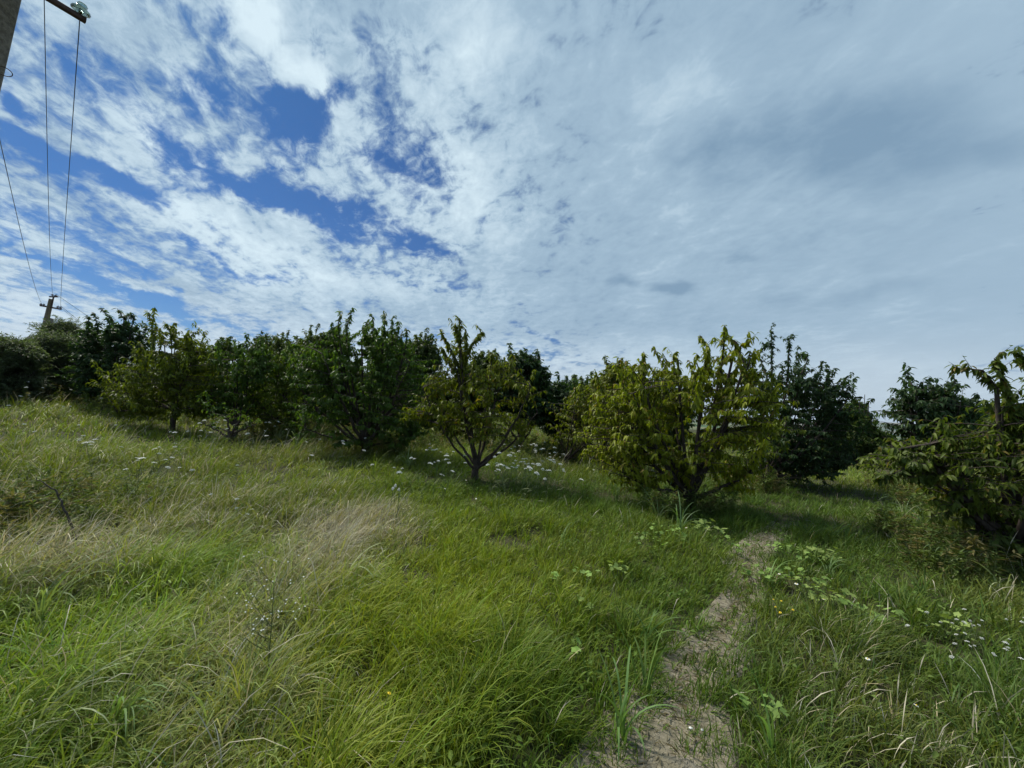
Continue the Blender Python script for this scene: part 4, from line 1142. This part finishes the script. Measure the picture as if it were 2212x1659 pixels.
umbels([(852, 1018), (862, 1019), (880, 1010), (900, 1005), (914, 1006), (758, 965), (702, 941), (708, 956), (728, 953), (788, 953), (828, 1000), (640, 950), (665, 975), (930, 1015), (960, 1010)], 'white flower heads before the tall dark tree', 'white flowers before the tall dark tree')
umbels([(170, 943), (182, 942), (200, 943), (172, 950), (205, 958), (232, 952), (240, 955), (250, 919), (160, 916), (215, 960), (60, 905), (110, 930)], 'white flower heads in the left meadow', 'white flowers in the left meadow', hmul=0.8)
umbels([(302, 985), (310, 1000), (318, 1000), (298, 1003), (305, 998), (335, 996), (340, 1000), (338, 990), (362, 963), (358, 970), (366, 966), (345, 958), (330, 966)], 'white flower heads below the yellow-green tree', 'white flowers below the yellow-green tree', hmul=0.7)
umbels(scat(225, 300, 825, 862, 14, 3) + scat(290, 350, 848, 872, 16, 4) + scat(20, 140, 828, 880, 9, 5), 'tiny white flower heads along the far left bushes', 'white flowers at the foot of the far left bushes')
umbels(scat(425, 500, 905, 935, 14, 6) + [(402, 925), (405, 930), (396, 860), (430, 893)], 'white flower heads around the small bare forked trunk', 'white flowers around the forked trunk')
umbels(scat(560, 605, 895, 935, 9, 7), 'white flower heads right of the bare forked trunk', 'white flowers right of the forked trunk')
umbels([(526, 1087), (533, 1086), (548, 1092), (500, 1078), (519, 1003), (484, 1062), (395, 1010), (412, 1013)], 'scattered white flower heads left of centre', 'scattered white flowers left of centre', hmul=0.6, size=0.75)
umbels([(1204, 1022), (1228, 1030), (1168, 1012), (1140, 1000), (1290, 1023), (1395, 1022)], 'lone white flower heads right of the middle tree', 'white flowers between the two olive trees', hmul=0.9, size=0.8)
umbels(scat(2000, 2120, 1310, 1370, 12, 8) + scat(2080, 2208, 1325, 1410, 20, 9), 'small white flowers in the patch at the right edge', 'white flowers at the right edge', hmul=0.45, size=0.36)

# pale fluffy seed heads in the middle of the meadow
def puff_mesh(seed):
    g = np.random.default_rng(seed); bag = Bag(); mi = []
    v, f = tube(bez((0, 0, 0), (0.02, 0, 0.2), (0.03, 0, 0.42), 5), [0.003] * 5, 5); bag.add(v, f); mi += [0] * len(f)
    c = np.array([0.03, 0, 0.43])
    for k in range(60):
        d_ = g.normal(size=3); d_ /= np.linalg.norm(d_); e = c + d_ * np.array([0.020, 0.020, 0.028]) * g.uniform(0.8, 1.1)
        v, f = tube([c + d_ * 0.008, e], [0.0028, 0.0010], 3); bag.add(v, f); mi += [1] * len(f)
    return mesh_np('clover_head', np.concatenate(bag.v), np.concatenate(bag.f), None, [M['stem'], M['petal']], midx=mi)
pf = puff_mesh(3); me_p = pf.data
for i, (x, y) in enumerate([(844, 1055), (855, 1050), (866, 1057)]):
    o = pf if i == 0 else link(bpy.data.objects.new('clover_head', me_p))
    p = gp(x, y, 0.43); o.location = (p.x, p.y, float(terrain(p.x, p.y))); o.rotation_euler = (0, 0, i * 2.0)
    tag(o, ['left', 'tallest', 'right'][i] + ' one of three pale fluffy seed heads standing together in the middle of the meadow', 'seed head', 'three pale fluffy seed heads')

# small daisies: a head of petals on a stalk
def daisy_mesh(name, R0, h, mat, n=11):
    bag = Bag(); mi = []
    v, f = tube([(0, 0, 0), (0.01, 0, h * 0.5), (0.0, 0, h)], [0.002] * 3, 5); bag.add(v, f); mi += [0] * len(f)
    for k in range(n):
        a = k * 2 * np.pi / n; c, s = math.cos(a), math.sin(a); w = R0 * 0.2
        q = [(c * R0 * 0.15, s * R0 * 0.15, h), (c * R0 * 0.7 - s * w, s * R0 * 0.7 + c * w, h + 0.002), (c * R0, s * R0, h - 0.001), (c * R0 * 0.7 + s * w, s * R0 * 0.7 - c * w, h + 0.002)]
        bag.add(q, [[0, 3, 2, 1]]); mi.append(1)
    v, f = lathe([(R0 * 0.3, -0.001), (R0 * 0.28, 0.003), (R0 * 0.1, 0.006), (0.0, 0.0065)], 8); bag.add(v + np.array([0, 0, h]), f); mi += [2] * len(f)
    o = mesh_np(name, np.concatenate(bag.v), np.concatenate(bag.f), None, [M['stem'], mat, M['yellow']], midx=mi)
    return o
dz_ = daisy_mesh('white_daisy', 0.013, 0.30, M['petal']); dme = dz_.data
yz_ = daisy_mesh('yellow_flower', 0.012, 0.30, M['yellow']); yme = yz_.data
def small_flowers(first, me, name, spots, label, group, cat='flower', h=0.30, sc=1.0, hs=1.0):
    new = []
    for i, (x, y) in enumerate(spots):
        o = first if (i == 0 and first is not None) else link(bpy.data.objects.new(name, me))
        p = gp(x, y, h * hs); o.location = (p.x, p.y, float(terrain(p.x, p.y)))
        o.rotation_euler = (rng.normal() * 0.15 - 0.2, rng.normal() * 0.2, rng.random() * 6.28); s = sc * rng.uniform(0.8, 1.2); o.scale = (s, s, hs)
        tag(o, label, cat, group); new.append(o)
    if len(new) > 1: order_labels(new, label)
small_flowers(dz_, dme, 'white_daisy', [(690, 1012), (718, 1016), (956, 1052), (999, 1034), (1184, 1041), (865, 1100), (1035, 1070), (1390, 1152), (1720, 1258), (1780, 1300), (1495, 1140), (1700, 1238), (1880, 1420), (1930, 1510)], 'tiny white daisies scattered singly through the green grass', 'tiny white daisies scattered in the grass', sc=1.0)
small_flowers(yz_, yme, 'yellow_flower', [(788, 1505)], 'single yellow flower in the yellow-green grass near the bottom', 'yellow flowers in the grass', sc=0.8)
small_flowers(None, yme, 'yellow_flower', [(1668, 1300), (1692, 1305), (1697, 1296), (1703, 1302), (1690, 1318)], 'tiny yellow flowers right of the narrow path', 'tiny yellow flowers right of the path', sc=0.8)
# two white petals on the dirt
for i, (x, y) in enumerate([(1492, 1574), (1517, 1578)]):
    p = gp(x, y, 0.03); bag = Bag(); s = 0.011 if i == 0 else 0.008
    v, f = lathe([(0.0, -0.002), (s * 0.8, 0.0), (s, 0.003), (s * 0.7, 0.006), (0.0, 0.0075)], 10); bag.add(v * np.array([1, 0.75, 1]), f)
    o = bag.build('pale_pebble', M['petal']); o.location = (p.x, p.y, p.z)
    tag(o, ['larger white pebble on the dirt path near the bottom', 'smaller white pebble on the dirt path, right of the larger one'][i], 'pebble', 'white pebbles on the path')

# ================================================================ weeds
# fine branching weed with tiny white flowers in the foreground
wb = gp(575, 1500); wd = depth_of(wb)
st = Bag(); wf = Bag(); g = np.random.default_rng(5)
root = np.array([wb.x, wb.y, float(terrain(wb.x, wb.y))])
def pt(x, y, dd=0.0): return np.asarray(at(x, y, wd + dd))
main = np.concatenate([[root], bez(pt(578, 1450), pt(585, 1380), pt(592, 1260), 8)])
st.tube(main, np.linspace(0.004, 0.0015, 9), 5)
tips = []
for k in range(30):
    i = g.integers(2, 9); a = main[i]; s = g.uniform(0.10, 0.26) * (1.1 - i / 14)
    az = g.random() * 6.28; e = a + np.array([math.cos(az) * s * 0.8, math.sin(az) * s * 0.8, s * 0.75])
    st.tube(bez(a, (a + e) / 2 - (0, 0, 0.02), e, 4), [0.002, 0.0015, 0.0012, 0.001], 3)
    for q in range(3):
        az2 = g.random() * 6.28; e2 = e + 0.06 * np.array([math.cos(az2), math.sin(az2), 0.6]); st.tube([e, e2], [0.001, 0.0008], 3); tips.append(e2)
WR = empty('wiry_weed', root); tag(WR, 'thin wiry branching weed with tiny white flowers in the foreground grass', 'weed')
st.build('stem', M['stem'], WR, root)
v, f = lathe([(0.0, -0.003), (0.004, 0.0), (0.0045, 0.002), (0.0, 0.003)], 6); fh = None
for t_ in [t_ for t_ in tips if g.random() < 0.45]:
    if fh is None: fh = mesh_np('flower_head', v, f, None, M['petal'], WR, (0, 0, 0)); q_ = fh
    else: q_ = link(bpy.data.objects.new('flower_head', fh.data), WR)
    q_.location = t_ - root

# dead sticks on the left
def stick(pts, depths, r0_, label):
    p = np.array([np.asarray(at(x, y, d)) for (x, y), d in zip(pts, depths)])
    t = np.arange(len(p)); tt_ = np.linspace(0, len(p) - 1, len(p) * 5)
    q = np.stack([np.interp(tt_, t, p[:, i]) for i in range(3)], 1)
    for _ in range(2): q[1:-1] = 0.25 * q[:-2] + 0.5 * q[1:-1] + 0.25 * q[2:]
    q += g.normal(size=q.shape) * 0.003
    bag = Bag(); bag.tube(q, np.linspace(r0_, 0.003, len(q)), 6)
    return bag, q, label
s_d = depth_of(gp(175, 1225)) - 0.1
b1, q1, l1 = stick([(172, 1230), (168, 1190), (160, 1150), (148, 1118), (135, 1090), (122, 1062), (100, 1045), (78, 1033)], [s_d + 0.25] * 8, 0.014, '')
b1.tube([q1[26], np.asarray(at(143, 1052, s_d + 0.25))], [0.005, 0.002], 5)
o = b1.build('dead_branch', M['deadwood'], None, q1[0]); tag(o, 'dark dead branch curving up out of the grass at the left', 'branch')
b2, q2, l2 = stick([(176, 1222), (150, 1205), (120, 1190), (92, 1178), (68, 1170), (60, 1148)], [s_d, s_d, s_d, s_d, s_d, s_d], 0.012, '')
o = b2.build('dead_branch', M['deadwood'], None, q2[0]); tag(o, 'grey dead stick lying low to the left below the curved dead branch', 'branch')

# broad-bladed grass plants
def broad_grass(px, py, n, h, w, label, seed, bend=(1.0, 2.2), col=(0.14, 0.21, 0.07), wind=0.4, az0=None):
    g = np.random.default_rng(seed); b = gp(px, py); x0, y0 = b.x, b.y
    z0 = float(terrain(x0, y0))
    az = g.uniform(0, 6.28, n) if az0 is None else g.normal(az0, 0.45, n)
    vx = np.cos(az) + wind; vy = np.sin(az); az = np.arctan2(vy, vx)
    L_ = h * g.uniform(0.6, 1.2, n)
    cc = np.array(col) * g.uniform(0.75, 1.35, n)[:, None]
    v, f, c = blades(x0 + g.normal(0, 0.02, n), y0 + g.normal(0, 0.02, n), L_, w * g.uniform(0.7, 1.2, n), az, g.uniform(bend[0], bend[1], n), cc, 9, th0=np.abs(g.normal(0.1, 0.12, n)))
    r_ = mesh_np('broad_grass_clump', v, f, c, M['grass'], None, (x0, y0, z0)); tag(r_, label, 'grass clump', 'broad-bladed grass clumps in the meadow')
broad = [
    (735, 1285, 5, 0.62, 0.014, 'pale broad-bladed grass clump arching right at the edge of the straw patch', (1.0, 1.9), (0.34, 0.40, 0.20), 1.6),
    (1395, 1405, 9, 0.42, 0.013, 'broad-bladed grass clump left of the path near its middle bend', (0.5, 1.8), (0.13, 0.22, 0.06), 0.3),
    (1345, 1600, 14, 0.42, 0.014, 'broad-bladed grass clump at the left edge of the wide part of the path', (0.8, 2.1), (0.13, 0.22, 0.07), 0.0),
    (1395, 1500, 8, 0.44, 0.018, 'upright broad-bladed grass clump left of the path in the foreground', (0.2, 1.8), (0.14, 0.22, 0.06), 0.0),
    (1500, 1370, 7, 0.36, 0.012, 'broad-bladed grass clump just above the first bare stretch of path', (0.4, 1.6), (0.16, 0.26, 0.06), 0.3),
    (1665, 1650, 4, 0.46, 0.020, 'single wide-bladed grass clump right of the path at the bottom edge', (0.2, 1.0), (0.15, 0.25, 0.08), -0.8),
    (1590, 1440, 9, 0.34, 0.010, 'broad-bladed grass clump right of the path beside its middle stretch', (0.5, 1.8), (0.14, 0.2, 0.06), 0.4),
    (1465, 1165, 18, 0.62, 0.016, 'large leafy grass clump in front of the trunk of the yellow-olive tree', (0.8, 2.2), (0.12, 0.19, 0.08), 0.2),
    (1420, 1130, 14, 0.62, 0.015, 'tall grass clump left of the trunk of the yellow-olive tree', (0.8, 2.2), (0.13, 0.18, 0.08), 0.2),
    (1330, 1085, 14, 0.60, 0.016, 'grass clump with arching blades below the left branches of the yellow-olive tree', (0.9, 2.2), (0.12, 0.19, 0.07), 0.3),
    (1625, 1085, 12, 0.45, 0.014, 'pale grass clump right of the trunk of the yellow-olive tree', (0.8, 2.0), (0.18, 0.24, 0.1), 0.3),
    (1995, 1160, 22, 0.75, 0.018, 'tall arching grass clump left below the right edge tree', (0.9, 2.2), (0.15, 0.22, 0.10), -0.6),
    (1950, 1120, 16, 0.7, 0.016, 'arching grass clump under the tip of the long left reaching arm', (0.9, 2.2), (0.14, 0.21, 0.09), -0.6),
    (2040, 1240, 18, 0.6, 0.015, 'grass clump on the slope below the right edge tree', (0.9, 2.2), (0.14, 0.20, 0.09), -0.8),
    (1990, 1300, 14, 0.5, 0.012, 'windswept grass clump between the right edge tree and the white flower patch', (0.9, 2.0), (0.15, 0.22, 0.09), -1.0),
    (2165, 1290, 5, 0.6, 0.016, 'few long pale arching blades at the right edge of the photo', (1.2, 2.3), (0.30, 0.34, 0.18), -1.2),
    (1660, 1275, 10, 0.4, 0.012, 'grass clump right of the narrow part of the path', (0.6, 1.8), (0.13, 0.21, 0.06), 0.0),
    (1790, 1245, 10, 0.42, 0.012, 'grass clump behind the larger group of round leaves', (0.6, 1.9), (0.12, 0.19, 0.07), 0.3),
    (1800, 1170, 12, 0.4, 0.014, 'grass clump in the middle of the track right of the path', (0.6, 1.9), (0.12, 0.19, 0.07), 0.0),
    (640, 985, 20, 0.8, 0.022, 'big fountain of grass in front of the mid green bushy tree', (1.0, 2.2), (0.15, 0.21, 0.06), 0.1),
    (600, 955, 16, 0.8, 0.022, 'tall pale grass clump left of the single dark trunk', (0.8, 2.1), (0.19, 0.23, 0.11), 0.1),
    (515, 985, 8, 0.6, 0.018, 'grass clump at the foot of the small bare forked trunk', (0.8, 2.0), (0.2, 0.24, 0.12), 0.3),
    (880, 1015, 18, 0.7, 0.018, 'grass clump with pale blades before the tall dark tree', (0.9, 2.2), (0.18, 0.24, 0.10), 0.2),
    (810, 1030, 14, 0.6, 0.016, 'yellow-green grass clump in the meadow before the tall dark tree', (0.9, 2.2), (0.19, 0.24, 0.06), 0.4),
    (1130, 1060, 10, 0.5, 0.014, 'grass clump in the shade right of the middle tree trunk', (0.8, 2.0), (0.12, 0.18, 0.07), 0.3),
    (695, 1030, 8, 0.5, 0.016, 'small grass clump with bright arching blades left of centre', (0.9, 2.2), (0.24, 0.3, 0.14), 0.4),
    (75, 1360, 10, 0.6, 0.014, 'long bladed grass clump at the left edge of the foreground', (0.8, 1.8), (0.22, 0.28, 0.12), 1.2),
    (240, 1600, 16, 0.5, 0.012, 'grass clump with blades swept right in the lower left corner', (0.8, 1.9), (0.15, 0.23, 0.08), 1.4),
    (60, 1640, 12, 0.5, 0.013, 'pale swept grass clump in the extreme lower left corner', (0.8, 1.8), (0.3, 0.34, 0.18), 1.4),
    (470, 1230, 12, 0.4, 0.010, 'fresh grass clump in the green patch right of the dead sticks', (0.8, 1.8), (0.17, 0.27, 0.07), 1.0),
    (1210, 1190, 8, 0.45, 0.013, 'grass clump in the yellow-green meadow right of centre', (0.8, 2.0), (0.14, 0.22, 0.06), 0.3),
]
for i, (px, py, n, h, w, lab, bd, cl, wi) in enumerate(broad):
    broad_grass(px, py, n, h, w, lab, 300 + i, bd, cl, wi)

# creeping weeds with round lobed leaves
def round_weed(px, py, n, spread, label, seed, ls=0.05, h=0.16, col=(0.16, 0.27, 0.10)):
    g = np.random.default_rng(seed); b = gp(px, py, 0.12); root = np.array([b.x, b.y, float(terrain(b.x, b.y))])
    r_ = empty('round_leaved_weed', root); tag(r_, label, 'weed', 'round-leaved creeping weeds')
    st = Bag(); Lf = Bag()
    for k in range(int(n * 1.5)):
        a = g.random() * 6.28; rr = spread * math.sqrt(g.random()); p = root + np.array([math.cos(a) * rr, math.sin(a) * rr, h * g.uniform(0.6, 1.25)])
        s0 = root + (p - root) * np.array([0.4, 0.4, 0.0]); st.tube(bez(s0, (s0 + p) / 2 + (0, 0, 0.03), p, 4), [0.002, 0.002, 0.0016, 0.0014], 4)
        s = ls * g.uniform(0.6, 1.25); az = g.random() * 6.28; tl = g.normal() * 0.35; tl2 = g.normal() * 0.35
        m_ = 13; an = np.linspace(0.35, 2 * np.pi - 0.35, m_)
        rad = s * (0.82 + 0.18 * np.cos(5 * (an - np.pi))) * (0.85 + 0.15 * np.cos(an - np.pi))
        pts = np.stack([np.cos(an) * rad, np.sin(an) * rad, 0.16 * rad + 0.06 * s * np.cos(5 * an)], 1)
        Rm = np.array(Matrix.Rotation(az, 3, 'Z') @ Matrix.Rotation(tl, 3, 'X') @ Matrix.Rotation(tl2, 3, 'Y'))
        vv = np.concatenate([[[0, 0, 0]], pts]) @ Rm.T + p
        F = np.array([[0, q, q + 1] for q in range(1, m_)])
        Lf.add(vv, F, np.array(col) * g.uniform(0.75, 1.3))
    st.build('stems', M['stem'], r_, root); Lf.build('leaves', M['weed'], r_, root, smooth=False)
rw = [
    (1342, 1235, 12, 0.13, 'round-leaved weed alone in the green grass left of the path'),
    (1190, 1247, 4, 0.06, 'small round-leaved weed in the yellow-green meadow right of centre'),
    (1240, 1412, 3, 0.06, 'two or three pale round leaves low in the grass left of the path'),
    (1265, 1312, 3, 0.05, 'few round leaves deep in the grass between the two small weeds'),
    (1265, 1245, 7, 0.12, 'thin row of round leaves left of the lone round-leaved weed'),
    (1450, 1155, 14, 0.25, 'round-leaved weed under the front of the yellow-olive tree'),
    (1530, 1140, 14, 0.22, 'round-leaved weed at the trunk of the yellow-olive tree'),
    (1400, 1165, 12, 0.22, 'round-leaved weed among tall grass left of the yellow-olive tree trunk'),
    (1700, 1195, 20, 0.22, 'round-leaved weed right of the path at the second bare stretch'),
    (1765, 1195, 22, 0.24, 'dense round-leaved weed in the grass strip between the two tracks'),
    (1645, 1245, 12, 0.15, 'round-leaved weed hugging the right edge of the narrow path'),
    (1720, 1250, 34, 0.26, 'largest patch of pale round leaves right of the path'),
    (1770, 1285, 22, 0.22, 'round-leaved weed just below the largest patch of pale leaves'),
    (1880, 1325, 14, 0.20, 'round-leaved weed trailing towards the brown grass on the right'),
    (1915, 1345, 8, 0.10, 'last small round-leaved weed at the right end of the trail'),
    (2040, 1345, 12, 0.22, 'flat leafy weed among the white flowers near the right edge'),
    (1640, 1535, 8, 0.12, 'round-leaved weed deep in dark grass right of the wide path'),
    (1590, 1180, 8, 0.15, 'round-leaved weed left of the far bare stretch of path'),
]
for i, (px, py, n, spd, lab) in enumerate(rw):
    round_weed(px, py, n, spd, lab, 500 + i, ls=0.036 if py > 1150 else 0.050, col=(0.20, 0.31, 0.075) if i % 3 else (0.25, 0.33, 0.09))

# ================================================================ haze: the air between here and the hills
me = bpy.data.meshes.new('haze')
hx, hy0, hz0, hz1 = 15000.0, 15000.0, -50.0, 560.0
vv = [(-hx, -hy0, hz0), (hx, -hy0, hz0), (hx, hy0, hz0), (-hx, hy0, hz0), (-hx, -hy0, hz1), (hx, -hy0, hz1), (hx, hy0, hz1), (-hx, hy0, hz1)]
me.from_pydata(vv, [], [(0, 3, 2, 1), (4, 5, 6, 7), (0, 1, 5, 4), (1, 2, 6, 5), (2, 3, 7, 6), (3, 0, 4, 7)])
m = bpy.data.materials.new('haze_air'); m.use_nodes = True
for n_ in list(m.node_tree.nodes): m.node_tree.nodes.remove(n_)
pv = m.node_tree.nodes.new('ShaderNodeVolumePrincipled'); pv.inputs['Color'].default_value = (0.72, 0.84, 1.0, 1); pv.inputs['Density'].default_value = 0.00006; pv.inputs['Anisotropy'].default_value = 0.2
mo = m.node_tree.nodes.new('ShaderNodeOutputMaterial'); m.node_tree.links.new(pv.outputs[0], mo.inputs['Volume'])
me.materials.append(m)
ho = bpy.data.objects.new('haze', me); link(ho); tag(ho, 'thin blue air that makes the far fields and hills fade', 'haze', kind='stuff')
S.cycles.volume_bounces = 0
